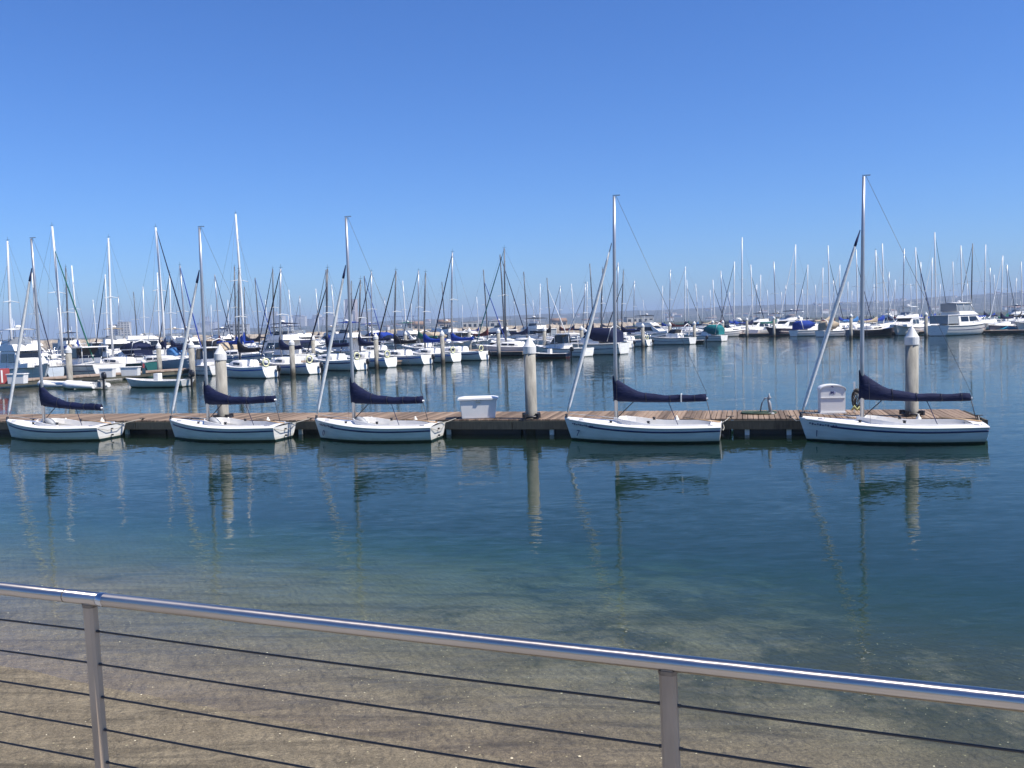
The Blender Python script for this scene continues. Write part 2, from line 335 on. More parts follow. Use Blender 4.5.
for k, s in enumerate((-2*L_, -L_, 0, L_, 2*L_)):
    lean = .018
    x0, y0, z0 = rpt(s+.006, ZR-RR*.6); x1, y1, z1 = rpt(s+.006+lean*.9, 1.655)
    b = MB()
    u = RD; n_ = RN
    def sect(x, y, z, hw, hd): return [(x+u.x*a+n_.x*c_, y+u.y*a+n_.y*c_, z) for a, c_ in ((-hw, -hd*.55), (-hw*.62, -hd), (hw*.62, -hd), (hw, -hd*.55), (hw, hd*.55), (hw*.62, hd), (-hw*.62, hd), (-hw, hd*.55))]
    b.loft([sect(x0, y0, z0, .0185, .015), sect(x1, y1, z1, .0185, .015)], smooth=False)
    pst = b.build('post', mp_, rail)
    b = MB(); xx, yy, zz = rpt(s+.006, ZR-RR-.002)
    b.loft([sect(xx, yy, zz+.006, .0205, .017), sect(xx, yy, zz-.004, .0192, .0157)], smooth=False); b.build('weld_collar', mr_, pst)
    b = MB(); b.box((x1, y1, z1+.002), (.12, .09, .012), RRZ); b.build('base_plate', mp_, pst)
    for j in range(9):
        zc = ZR-.094-.096*j
        if zc < 1.7: break
        xx, yy, zz = rpt(s+.006+lean*(ZR-zc), zc)
        b = MB(); q0, q1 = Vector((xx, yy, zz))-RD*.026, Vector((xx, yy, zz))+RD*.026
        b.tube([q0, q1], .0042, 8); b.build('cable_ferrule', mc_, pst)
for j in range(9):
    zc = ZR-.094-.096*j
    if zc < 1.7: break
    b = MB(); b.tube([rpt(s, zc - .004*math.sin(math.pi*((s/L_) % 1))) for s in [(-2*L_)+4*L_*i/64 for i in range(65)]], .0029, 6); b.build('cable', mc_, rail)
# ---------------------------------------------------------------- near dock
def wood(name, plank, c0, c1, axis='X', rough=.8):
    m = mat(name, c0, rough); n, l = m.node_tree.nodes, m.node_tree.links; b = n['Principled BSDF']; b.inputs['Specular IOR Level'].default_value = .25
    tc = N(m, 'ShaderNodeTexCoord'); sp = N(m, 'ShaderNodeSeparateXYZ'); l.new(tc.outputs['Object'], sp.inputs[0])
    dv = N(m, 'ShaderNodeMath', operation='DIVIDE'); dv.inputs[1].default_value = plank; l.new(sp.outputs[axis], dv.inputs[0])
    fl = N(m, 'ShaderNodeMath', operation='FLOOR'); l.new(dv.outputs[0], fl.inputs[0])
    wn_ = N(m, 'ShaderNodeTexWhiteNoise', noise_dimensions='1D'); l.new(fl.outputs[0], wn_.inputs['W'])
    t = N(m, 'ShaderNodeTexNoise'); t.inputs['Scale'].default_value = 3; t.inputs['Detail'].default_value = 6
    mp = N(m, 'ShaderNodeMapping'); mp.inputs['Scale'].default_value = (6, .6, 1) if axis == 'X' else (.6, 6, 6); l.new(tc.outputs['Object'], mp.inputs[0]); l.new(mp.outputs[0], t.inputs[0])
    ad = N(m, 'ShaderNodeMath', operation='ADD'); l.new(wn_.outputs['Value'], ad.inputs[0]); l.new(t.outputs['Fac'], ad.inputs[1])
    hf = N(m, 'ShaderNodeMath', operation='MULTIPLY'); hf.inputs[1].default_value = .5; l.new(ad.outputs[0], hf.inputs[0])
    r = N(m, 'ShaderNodeValToRGB'); r.color_ramp.elements[0].position = .2; r.color_ramp.elements[1].position = .8
    r.color_ramp.elements[0].color = (*c0, 1); r.color_ramp.elements[1].color = (*c1, 1); l.new(hf.outputs[0], r.inputs[0]); l.new(r.outputs[0], b.inputs['Base Color'])
    return m
W_DECK = wood('dock_planks', .15, (.10, .07, .048), (.34, .24, .165))
W_FAS = wood('dock_fascia_timber', 2.2, (.035, .033, .028), (.12, .115, .085))
W_FAR = wood('far_dock_timber', .3, (.22, .15, .1), (.42, .33, .26))
CONC = mat('pile_concrete', (.30, .28, .235), .85, noise=.42, nscale=2.6, bump=.012, bscale=25, stretch=(2.4, 2.4, .5))
def growth(m, z0, z1, dark):
    n, l = m.node_tree.nodes, m.node_tree.links; b = n['Principled BSDF']; src = b.inputs['Base Color'].links[0].from_socket
    g = N(m, 'ShaderNodeNewGeometry'); sp = N(m, 'ShaderNodeSeparateXYZ'); l.new(g.outputs['Position'], sp.inputs[0])
    t = N(m, 'ShaderNodeTexNoise'); t.inputs['Scale'].default_value = 3; l.new(g.outputs['Position'], t.inputs[0])
    ad = N(m, 'ShaderNodeMath', operation='MULTIPLY_ADD'); ad.inputs[1].default_value = .5; l.new(t.outputs['Fac'], ad.inputs[0]); l.new(sp.outputs['Z'], ad.inputs[2])
    mr = N(m, 'ShaderNodeMapRange'); mr.inputs['From Min'].default_value = z0+.25; mr.inputs['From Max'].default_value = z1+.25; l.new(ad.outputs[0], mr.inputs['Value'])
    mx = N(m, 'ShaderNodeMix', data_type='RGBA'); mx.inputs['A'].default_value = (*dark, 1); l.new(mr.outputs[0], mx.inputs['Factor']); l.new(src, mx.inputs['B']); l.new(mx.outputs['Result'], b.inputs['Base Color'])
growth(CONC, .2, .75, (.05, .042, .025))
CAPW = mat('pile_cap', (.70, .69, .66), .55, noise=.16, nscale=4)
HOOP = MT['black']
sE = (E1-E0).length; X0, X1 = -34.0, sE            # dock frame: x along, y across (0 = near edge)
dock = empty('near_dock', (E0.x, E0.y, 0), DRZ, 'long brown timber dock with five small sailboats moored along it', 'dock')
WD = 2.45
b = MB(); x = X0
while x < X1-.14:
    b.box((x+.0725, WD/2, .44+random.uniform(-.004, .004)), (.130, WD+random.uniform(-.02, .02), .04)); x += .15
b.build('decking', W_DECK, dock)
b = MB()
x = X0
while x < X1:
    x2 = min(x+4.4, X1); b.box(((x+x2)/2, -.03, .29), (x2-x-.02, .06, .25)); b.box(((x+x2)/2, WD+.03, .29), (x2-x-.02, .06, .25)); x = x2
b.box((X1+.03, WD/2, .29), (.06, WD+.12, .25)); b.build('fascia', W_FAS, dock)
b = MB(); x = X0+1
while x < X1-3: b.box((x+.9, WD/2, .02), (3.02, WD-.3, .36)); x += 3.1
b.build('float', MT['black'], dock)  # floats black and nearly unbroken, standing in for the deep shade under the dock
for px in (747, 788, 455, 140, 310, 556):
    q = at(px, 428, .12)-E0; s_ = q.dot(DD); MB().box((s_, .06, .10), (.13, .08, .22)).build('float_bracket', MT['white'], dock)
def pile(u, vb, z_tip, rad, label, group, vt=None, ring=True, base=None, zb=.46, lean=0.0, nm='dock_pile'):
    p = base if base is not None else at(u, vb, zb)
    o = empty(nm, (p.x, p.y, 0), random.uniform(0, 6), label, 'pile', group); o.rotation_euler = (random.uniform(-.004, .004), lean, 0)
    MB().lathe((0, 0, 0), [(rad*1.0, -4.0), (rad, 0), (rad*.985, z_tip-.48)], 20).build('shaft', CONC, o)
    MB().lathe((0, 0, 0), [(rad*1.07, z_tip-.54), (rad*1.10, z_tip-.52), (rad*1.10, z_tip-.32), (rad*1.0, z_tip-.30), (rad*.08, z_tip-.01), (.002, z_tip)], 20, False).build('cap', CAPW, o)
    if ring:
        b = MB(); b.tube([((rad+.07)*math.cos(a), (rad+.07)*math.sin(a), .53) for a in [2*math.pi*i/16 for i in range(16)]], .035, 6, closed=True)
        for k in range(4):
            a = R(45+90*k); b.box(((rad+.09)*math.cos(a), (rad+.09)*math.sin(a), .56), (.14, .1, .13), a)
        b.build('guide_hoop', HOOP, o)
    return o
gp = 'capped concrete piles standing through the near dock'
pile(223.5, 419, 2.97, .185, 'concrete pile with white cone cap behind the second small sailboat from the left', gp)
pile(531.5, 418.5, 2.97, .180, 'concrete pile with white cone cap between the white dock box and a moored sailboat', gp)
pile(912, 416, 2.97, .172, 'concrete pile with white cone cap beside the rightmost navy boom cover', gp)
# ---- things on the dock
def on_dock(u, v, z=.46): return at(u, v, z)
# white dock box
p = on_dock(478.5, 419)
o = empty('dock_box', (p.x, p.y, .46), R(0), 'white fibreglass dock box with a flat lid on the near dock', 'dock box')
b = MB(); b.box((0, .32, .30), (1.14, .62, .58), taper=.90); b.build('box_body', MT['white'], o, bevel=.02)
b = MB(); b.box((0, .32, .615), (1.24, .70, .05)); b.loft([[(-.6*k, .32-.33*k, z), (.6*k, .32-.33*k, z), (.6*k, .32+.33*k, z), (-.6*k, .32+.33*k, z)] for k, z in ((1, .641), (.75, .675))], smooth=False); b.build('lid', MT['white'], o)
b = MB(); b.box((0, -.02, .55), (.1, .02, .07)); b.build('latch', MT['steel'], o)
# round-topped white cabinet with emblem
p = on_dock(833, 413.5)
ax = Vector((math.cos(DRZ+.10), math.sin(DRZ+.10)))
o = empty('dock_cabinet', (p.x, p.y, .46), DRZ+.10, 'white round topped dock cabinet with a small dark emblem beside a coiled hose', 'cabinet')
def arch(wd, z0, z1, rise, y0, y1, nn=12):
    prof = [(-wd/2, z0), (wd/2, z0)]+[(wd/2*math.cos(math.pi*i/nn)*1.0, z1+rise*math.sin(math.pi*i/nn)**.8) for i in range(nn+1)]
    return [[(x, y, z) for x, z in prof] for y in (y0, y1)]
b = MB(); b.loft(arch(.70, 0, .68, .15, 0, .42), smooth=False); b.build('body', MT['white'], o, bevel=.008)
b = MB(); b.loft([[(x*1.05, y, z+.012) for x, z in [(.35*math.cos(math.pi*i/12), .68+.15*math.sin(math.pi*i/12)**.8) for i in range(13)]]+[(x*1.05, y, z-.025) for x, z in [(.35*math.cos(math.pi*i/12), .685+.15*math.sin(math.pi*i/12)**.8) for i in range(12, -1, -1)]] for y in (-.03, .45)], smooth=False); b.build('roof_trim', MT['white'], o)
b = MB(); b.box((0, -.012, .46), (.69, .02, .018)); b.build('seam_trim', MT['white'], o); MB().box((0, -.02, .02), (.74, .04, .04)).build('plinth', MT['white'], o)
ink = mat('emblem_ink', (.03, .03, .12), .5)
b = MB()
for x0, x1 in ((-.06, -.04), (.0, .02)): b.box(((x0+x1)/2, -.006, .61), (.026, .008, .075))
b.box((-.02, -.006, .607), (.03, .008, .022)); b.box((-.03, -.006, .628), (.02, .008, .018)); b.box((-.01, -.006, .628), (.02, .008, .018))
b.build('emblem', ink, o)
b = MB(); b.box((.055, -.006, .61), (.05, .008, .05)); b.build('emblem', mat('emblem_ink_pale', (.4, .4, .52), .5), o)
b = MB(); b.loft([[(-.07, y, .745), (-.035, y, .805), (.005, y, .80), (.02, y, .77), (0, y, .745), (-.02, y, .775), (-.045, y, .775)] for y in (-.012, -.004)], smooth=False); b.build('emblem', mat('emblem_ink_grey', (.25, .2, .34), .5), o)
# hose on its post
p = on_dock(855, 413)
o = empty('hose_stand', (p.x, p.y, .46), DRZ, 'coiled dark hose hanging on a post beside the white round topped cabinet', 'hose')
b = MB(); b.box((.0, .12, .45), (.05, .05, .90)); b.build('post', MT['white'], o, bevel=.004)
b = MB()
for k in range(7):
    rr = .31-.022*k; yy = -.02-.012*k
    b.tube([(.06+(.15-.018*k)*math.cos(a)+.008*k*math.sin(3*a+k), yy+.02*math.sin(a*2+k), .42+rr*math.sin(a)+.02*math.cos(a*2)) for a in [2*math.pi*i/28 for i in range(28)]], .015, 6, closed=True)
b.build('hose', mat('hose_rubber', (.07, .06, .045), .6), o)
b = MB(); b.tube([(-.1, -.08, .1), (-.02, -.1, .2), (.05, -.1, .1), (.1, -.08, .2), (.12, -.06, .08)], [.03, .05, .04, .04, .02], 8); b.build('nozzle', mat('hose_fitting', (.42, .42, .16), .5), o)
# bollard-like hoist with a round mat
p = on_dock(766, 414.5)
o = empty('round_mat', (p.x-.2*DD.x, p.y-.2*DD.y, .46), DRZ, 'flat round dark green coil of hose lying on the dock around a metal stand', 'hose coil')
b = MB()
for k in range(9):
    rr = .50-.045*k; b.tube([(rr*math.cos(a), .30+rr*.8*math.sin(a), .03+.006*math.sin(a*3+k)) for a in [2*math.pi*i/28 for i in range(28)]], .024, 6, closed=True)
b.build('hose_coil', mat('green_hose', (.03, .055, .03), .7), o)
o = empty('hose_reel_stand', (p.x, p.y, .46), DRZ, 'small grey metal stand rising from the green hose coil', 'stand')
b = MB(); b.tube([(-.17, .1, .02), (-.11, .1, .33), (-.03, .1, .47), (.06, .1, .47), (.10, .1, .33), (.14, .1, .0)], [.018, .02, .03, .03, .05, .05], 8); b.build('frame', MT['grey'], o)
b = MB(); b.lathe((.1, .1, .46), [(.05, 0), (.06, .03), (.02, .10), (.012, .16)], 10); b.build('knob', MT['grey'], o)
b = MB(); b.lathe((.14, .1, 0), [(.11, 0), (.11, .03), (.08, .05)], 14); b.build('foot', MT['grey'], o)
# white cleats / buffers along the edge and the rope lines are built with the boats below
# ---------------------------------------------------------------- hulls
def ease(t): return t*t*(3-2*t)
class Hull:
    """+x is the bow, z=0 the water"""
    def __init__(s, L, B, fb, fs, fm, draft, tr=.78, rake=.06, full=2.1, trake=.03, chine=.45, n=22, m=9, rnd=False):
        s.L, s.B, s.n, s.m = L, B, n, m; s.rows = []; s.rnd = rnd
        for i in range(n+1):
            t = i/n
            if t < .38: b = B/2*(tr+(1-tr)*math.sin(t/.38*math.pi/2))
            else: b = B/2*(1-((t-.38)/.62)**full)
            b = max(b, .012)
            q = (t-.3)/.7
            z = fm+(fb-fm)*max(0, q)**1.8 if t > .3 else fm+(fs-fm)*((.3-t)/.3)**1.6
            d = draft*(1-.65*abs(2*t-.85)**2.2); d = max(d, -.02) if t < .98 else .0
            s.rows.append((t, b, z, d))
        s.rake, s.trake, s.chine = rake*L, trake*L, chine
        s.fb = fb
    def pt(s, i, a, side, off=0.0):
        t, b, z, d = s.rows[i]
        zz = -d+(z+d)*a**1.35
        yy = (b+off)*(a**s.chine if t < .9 else a**(s.chine+(t-.9)*3))
        if s.rnd:
            w_ = max(0, 1-t/.8); th = a*math.pi/2*.98
            yy = yy*(1-w_)+(b+off)*math.sin(th)**.85*w_; zz = zz*(1-w_)+(-d+(z+d)*(1-math.cos(th))/(1-math.cos(math.pi/2*.98)))*w_
        k = 1-max(0, min(1, (zz)/max(z, .01)))
        x = -s.L/2+s.L*t - s.rake*k*ease(max(0, (t-.6)/.4)) + s.trake*(k)*ease(max(0, 1-t/.25))
        return (x, side*yy, zz)
    def gun(s, i, r=1.0):
        t, b, z, d = s.rows[i]; return (-s.L/2+s.L*t, b*r, z)
    def deckz(s, t):
        f = t*s.n; i = min(int(f), s.n-1); return s.rows[i][2]+(s.rows[i+1][2]-s.rows[i][2])*(f-i)
    def halfb(s, t):
        f = t*s.n; i = min(int(f), s.n-1); return s.rows[i][1]+(s.rows[i+1][1]-s.rows[i][1])*(f-i)
    def shell(s):
        b = MB(); A = [j/s.m for j in range(s.m+1)]; rings = []
        for i in range(s.n+1):
            rings.append([s.pt(i, a, 1) for a in A[::-1]]+[s.pt(i, a, -1) for a in A[1:]])
        b.loft(rings, cyc=False, cap=False)
        b.add(rings[0], [tuple(range(len(rings[0])))[::-1]])
        return b
    def strip(s, a0, a1, off=.006, t0=0.0, t1=.985):
        b = MB()
        for side in (1, -1):
            vs = []; fs = []; ii = [i for i in range(s.n+1) if t0 <= i/s.n <= t1+1e-6]
            for i in ii: vs += [s.pt(i, a0, side, off), s.pt(i, a1, side, off), s.pt(i, a1, side, -.01), s.pt(i, a0, side, -.01)]
            for k in range(len(ii)-1):
                for e in range(4): fs.append((k*4+e, k*4+(e+1) % 4, k*4+4+(e+1) % 4, k*4+4+e))
            b.add(vs, fs, True)
        return b
    def deck(s, c0, c1, cr, crown=.03, top=0.0):
        """deck surface with a cockpit opening between stations c0 and c1 (fraction), opening half-width ratio cr"""
        b = MB(); J = [-1, -.97, -cr, -cr*.5, 0, cr*.5, cr, .97, 1]
        vs = []; fs = []
        for i in range(s.n+1):
            t, hb, z, d = s.rows[i]
            for j in J: vs.append((-s.L/2+s.L*t, j*hb, z+crown*(1-j*j)+top+(0 if abs(j) < 1 else -.02)))
        nj = len(J)
        for i in range(s.n):
            tm = (i+.5)/s.n
            for k in range(nj-1):
                if c0 < tm < c1 and 2 <= k <= 5: continue
                fs.append((i*nj+k, i*nj+k+1, (i+1)*nj+k+1, (i+1)*nj+k))
        b.add(vs, fs, True); return b
    def liner(s, c0, c1, cr, floor, seat=None, crown=.03):
        b = MB(); ii = [i for i in range(s.n+1) if c0-1e-6 <= i/s.n <= c1+1e-6]
        ia = [i for i in range(s.n) if c0 < (i+.5)/s.n < c1]; ii = list(range(ia[0], ia[-1]+2)); rings = []
        for i in ii:
            t, hb, z, d = s.rows[i]; x = -s.L/2+s.L*t; c = hb*cr; zt = z+crown*(1-cr*cr)
            r = [(x, c, zt), (x, c*.98, seat), (x, c*.52, seat), (x, c*.5, floor), (x, -c*.5, floor), (x, -c*.52, seat), (x, -c*.98, seat), (x, -c, zt)]
            rings.append(r)
        b.loft(rings, cyc=False, cap=False, smooth=False)
        for r in (rings[0], rings[-1]): b.add(r, [tuple(range(8))])
        return b
def cover_mesh(x0, z0, x1, z1, hm, he, w=.11, sag=.03, n=18, collar=.0, seed=0):
    """sail cover round the boom: from the mast at x0 (height hm above the boom) to the boom end x1"""
    rr = random.Random(seed); rings = []
    for i in range(n+1):
        t = i/n; x = x0+(x1-x0)*t; zb = z0+(z1-z0)*t-sag*math.sin(math.pi*t)
        h = he+(hm-he)*(1-t)**4.6*(1-.15*t)+.012*math.sin(t*23+seed)
        ww = w*(.55+.45*math.sin(math.pi*min(1, .25+t*.9)))*(1 if t > .04 else .7)
        q = []
        for k in range(12):
            a = 2*math.pi*k/12; f = 1+.06*math.sin(k*2.3+i*1.7+seed)
            q.append((x+.01*math.sin(k+i), ww*math.cos(a)*f*(1-.35*max(0, math.sin(a))), zb+h/2+h/2*math.sin(a)))
        rings.append(q)
    return MB().loft(rings)
# ---------------------------------------------------------------- the five small sailboats on the near dock
HL, HB = 4.5, 1.75
def text_part(s, name, size, m, parent, loc, rot):
    cu = bpy.data.curves.new(name, 'FONT'); cu.body = s; cu.size = size; cu.extrude = .003; cu.align_x = 'CENTER'
    o = bpy.data.objects.new(name, cu); C.objects.link(o)
    dg = bpy.context.evaluated_depsgraph_get(); me = bpy.data.meshes.new_from_object(o.evaluated_get(dg)); bpy.data.objects.remove(o)
    me.materials.clear(); me.materials.append(m)
    q = bpy.data.objects.new(name, me); C.objects.link(q); q.parent = parent; q.location = loc; q.rotation_euler = rot; return q
def make_daysailer(u_bow, u_stern, v_near, mast_top_v, mast_top_u, jib_uv, label, number=None, cov=(.80, .20), endz=-.03, boomL=2.75, mf=.335, bag=True, seed=0, blue_top=True, split=False, jh=.915):
    # centre lies off the dock edge; x from the measured ends
    near = HB+.28
    def s_of(u, off):
        r_ = ray(u, 430); A = Vector((E0.x, E0.y, 0))-DN*off     # intersect vertical plane of sight with the boat's side line
        d = Vector((r_.x, r_.y, 0)); # A + DD*s = d*t
        det = DD.x*(-d.y)+DD.y*d.x; return (A.x*d.y - A.y*d.x)/(-det) if False else ((-A.x)*(-d.y)+(A.y)*(-d.x))/det
    sb, ss = s_of(u_bow, near-.9), s_of(u_stern, near-(.15 if u_stern > 600 else 1.6))
    L = ss-sb; c = Vector((E0.x, E0.y, 0))+DD*((sb+ss)/2)-DN*(near-HB/2)
    rz = math.atan2(-DD.y, -DD.x)+(0, .012, -.014, .01, -.006, .004)[seed]
    k = L/HL
    print('daysailer', round(L, 2), [round(x) for x in proj(c)])
    o = empty('daysailer', (c.x, c.y, 0), rz, label, 'sailboat', 'small white sailboats moored along the near dock')
    h = Hull(HL*k, HB, .62, .44, .43, .16, tr=.80, rake=.045, full=2.0, trake=.012, chine=.24, n=30)
    hu = h.shell().build('hull', MT['hull_white'], o)
    h.strip(.81, .87, .005, 0, .86 if number else .99).build('stripe', MT['stripe_navy'], hu)
    h.strip(.955, 1.0, .016, 0, .995).build('rub_rail', MT['white'], hu)
    dk = h.deck(.07, .60, .70, .05).build('deck', MT['deck'], o)
    h.liner(.07, .60, .70, .10, .30, .05).build('cockpit', MT['liner'], o)
    # coaming: rises ahead of the cockpit to a low breakwater and runs aft along the side decks
    cz = lambda t: h.deckz(t)+.03
    for sd_ in (1, -1):
        pts = [(-h.L/2+h.L*t, sd_*h.halfb(min(t, .6))*.70*(1 if t < .6 else max(.06, 1-(t-.6)/.085)), cz(t)+(.03+.10*ease(max(0, (t-.35)/.3)))) for t in [.07+.06*i for i in range(10)]+[.64, .675]]
        rings = [[(x, y-.018, z-.17), (x, y+.018, z-.17), (x, y+.018, z), (x, y-.018, z)] for x, y, z in pts]
        MB().loft(rings, smooth=False).build('coaming', MT['deck'], o)
    mx = h.L/2-h.L*mf; mz = h.deckz(1-mf)+.05
    # spars
    stern_x = -h.L/2
    base = c+Vector((math.cos(rz), math.sin(rz), 0))*mx
    dist = (base-EYEP).dot(fwd)
    zt = EYE; 
    for _ in range(6):
        zt += (proj((base.x, base.y, zt))[1]-mast_top_v)*dist/F
    ut = proj((base.x, base.y, zt))[0]; rakex = -(mast_top_u-ut)*dist/F/ max(.2, math.cos(rz-math.pi))   # bow is screen-left
    rakex = max(-.28, min(.10, rakex))
    mastbm = MB().tube([(mx+rakex*t*t, 0, mz-.02+(zt-mz)*t) for t in (0, .25, .5, .75, 1)], [.042, .042, .040, .036, .030], 12, flat=1.25)
    ms_ = mastbm.build('mast', MT['alu'], o)
    MB().box((mx+rakex-.06, 0, zt+.01), (.20, .05, .03)).build('masthead_fitting', MT['steel'], ms_)
    bz = mz+.62; bx1 = mx-boomL
    bo = MB().tube([(mx-.05, 0, bz), (bx1-.05, 0, bz+endz)], .035, 10); bo.build('boom', MT['alu'], o)
    cv = cover_mesh(mx+.07, bz-.07, bx1, bz+endz-.07, cov[0], cov[1], w=.12, seed=seed, collar=1)
    cvo = cv.build('sail_cover', MT['cv_navy'], o)
    for tt_ in ((.30, .52, .74, .92) if seed % 2 else (.36, .62, .88)):
        hh_ = cov[1]+(cov[0]-cov[1])*(1-tt_)**4.6; xx = mx+.07-(boomL+.07)*tt_
        MB().tube([(xx+.01*math.sin(a*3), .128*math.cos(a)*(1-.3*max(0, math.sin(a))), bz-.07+endz*tt_-.03*math.sin(math.pi*tt_)+hh_/2+hh_*.53*math.sin(a)) for a in [2*math.pi*i/14 for i in range(14)]], .008, 5, closed=True).build('cover_strap', MT['black'], cvo)
    if split:
        xx = bx1+.27*boomL; MB().box((xx, 0, bz+.015), (.03, .27, .22)).build('cover_tie', MT['rope_white'], cvo)
    # rolled jib on the forestay
    zj = EYE
    ja = (h.L/2-.06, 0, h.deckz(1)+.06)
    q = Vector(ja)
    t_m = .80
    hgt = mz+(zt-mz)*t_m
    for _ in range(8):
        vv = proj((base.x, base.y, hgt))[1]; hgt += (vv-jib_uv)*dist/F
    jt = (mx+rakex*((hgt-mz)/(zt-mz))**2+.07, 0, hgt)
    J0, J1 = Vector(ja), Vector(jt); P_ = [J0+(J1-J0)*t for t in (.02, .06, .3, .6, .9, .955)]
    MB().tube(P_, [.02, .045, .056, .052, .035, .015], 8).build('furled_jib', MT['sail'], o)
    MB().tube([J0+(J1-J0)*t for t in (jh, .94 if jh > .9 else .8, 1.0)], [.050 if jh < .9 else .038, .036, .012], 6).build('jib_head', MT['rope_navy'] if jh > .9 else MT['jib_grey'], o)
    MB().lathe((ja[0], 0, ja[2]-.04), [(.05, 0), (.05, .03), (.03, .04), (.05, .08), (.02, .1)], 10).build('furling_drum', MT['black'], o)
    # wires
    rg = MB()
    for sd_ in (1, -1):
        rg.tube([(mx-.12, sd_*h.halfb(.62)*.9, h.deckz(.62)), (mx+rakex*.5, sd_*.03, mz+(hgt-mz)*.98)], .0035, 4)
    rg.build('shrouds', MT['wire'], o)
    MB().tube([(mx+rakex-.05, 0, zt), (bx1-.03, 0, bz+endz+.12)], .005, 4).build('topping_lift', MT['wire'], o)
    MB().tube([(mx-.02, 0, mz+.08), (mx-.55, 0, bz-.03)], .014, 6).build('vang', MT['black'], o)
    MB().tube([(bx1+.10*boomL+.8, 0, bz-.04), (bx1+.75, .02, .36)], .010, 5).build('mainsheet', MT['rope_navy'], o)
    MB().tube([(bx1, 0, bz-.02), (bx1-.12, .0, .62), (bx1-.16, .02, .5)], .010, 5).build('aft_line', MT['black'], o)
    MB().tube([(ja[0]-.10, 0, .75), (mx+.15, -.25, h.deckz(.65)+.12), (mx-.5, -.4, h.deckz(.55)+.12)], .007, 5).build('jib_sheet', MT['rope_white'], o)
    # hardware
    for x_, y_ in ((mx-.95, .52), (mx-1.0, -.52), (mx+.1, .38)):
        MB().lathe((x_, y_, h.deckz(.5)+.06), [(.045, 0), (.03, .03), (.05, .075), (.02, .08)], 10).build('winch', MT['black'], o)
    if bag:
        b = MB(); rings = []
        for i in range(7):
            t = i/6; rr = .13*math.sin(math.pi*(.15+.7*t)); rings.append([(mx-.12-.34*t, .06+rr*math.cos(a), h.deckz(.62)+.16-.16*t+rr*.9*math.sin(a)) for a in [2*math.pi*k_/10 for k_ in range(10)]])
        b.loft(rings).build('rolled_sail_bag', MT['grey'], o)
    # tiller lashed amidships, side cleats
    MB().tube([(-h.L/2+.02, 0, .50), (-h.L/2+.5, .04, .56), (-h.L/2+1.05, .10*(1 if seed % 2 else -1), .62)], [.022, .02, .014], 6).build('tiller', MT['spar_tan'], o)
    for x_ in (-h.L/2+.25, h.L/2-.55):
        MB().tube([(x_-.09, (h.halfb(.1) if x_ < 0 else h.halfb(.88))*.86, h.deckz(.1 if x_ < 0 else .88)+.05), (x_+.09, (h.halfb(.1) if x_ < 0 else h.halfb(.88))*.84, h.deckz(.1 if x_ < 0 else .88)+.05)], .014, 6).build('deck_cleat', MT['steel'], o)
    # transom fittings: gudgeons, stern line
    for zz in (.12, .32): MB().box((-h.L/2-.02, 0, zz), (.05, .06, .05)).build('rudder_fitting', MT['black'], o)
    MB().tube([(-h.L/2-.01, HB*.38, .40), (-h.L/2-.05, HB*.15, .30), (-h.L/2-.06, -HB*.15, .31), (-h.L/2-.01, -HB*.38, .42)], .010, 5).build('stern_rope', MT['rope'], o)
    if number:
        t_ = .90; i = int(t_*h.n); yb = h.halfb(t_)
        ya = math.atan2(h.halfb(.83)-h.halfb(.97), .14*h.L)
        text_part(number, 'bow_number', .24, MT['stripe_navy'], o, (-h.L/2+h.L*.905, h.halfb(.905)*.93+.018, .14), (R(90-9), 0, math.pi-ya))
        g = MB()
        for j in range(11):
            t2 = .80+.014*j; x = -h.L/2+h.L*t2
            g.box((x, h.halfb(t2)*.975+.006, h.deckz(t2)*.80+.01*math.sin(j*2.1)), (.035, .012, .03+.02*(j % 3 == 0)), -ya)
        g.build('bow_lettering', MT['stripe_navy'], o)
    return o, h, c, rz
boats5 = [
    (8, 126, 0, 238, 31, 268, 'small white sailboat leftmost on the near dock, no bow number', dict(cov=(.78, .22), boomL=2.25, endz=-.16, seed=1, mf=0.37)),
    (170, 297, 0, 227, 199.5, 270, 'small white sailboat moored in front of the left concrete pile', dict(cov=(.76, .22), boomL=2.4, endz=.06, seed=2, mf=0.345)),
    (316, 446, 0, 217, 346, 265, 'small white sailboat moored just left of the white dock box', dict(cov=(.80, .22), boomL=2.22, endz=-.02, number='0', seed=3, mf=0.327)),
    (565, 721, 0, 196, 614, 243, 'small white sailboat with a seven on its bow and tied boom cover', dict(cov=(.74, .20), boomL=2.48, endz=-.02, jh=.52, number='7', seed=4, mf=0.34, bag=False, split=True)),
    (799, 990, 0, 176, 863.5, 230, 'small white sailboat rightmost on the near dock, one on its bow', dict(cov=(.80, .20), boomL=2.6, endz=-.06, number='1', seed=5, mf=0.355, bag=False)),
]
HB_ = []
for ub, us, v, mtv, mtu, jv, lab, kw in boats5: HB_.append(make_daysailer(ub, us, v, mtv, mtu, jv, lab, **kw))
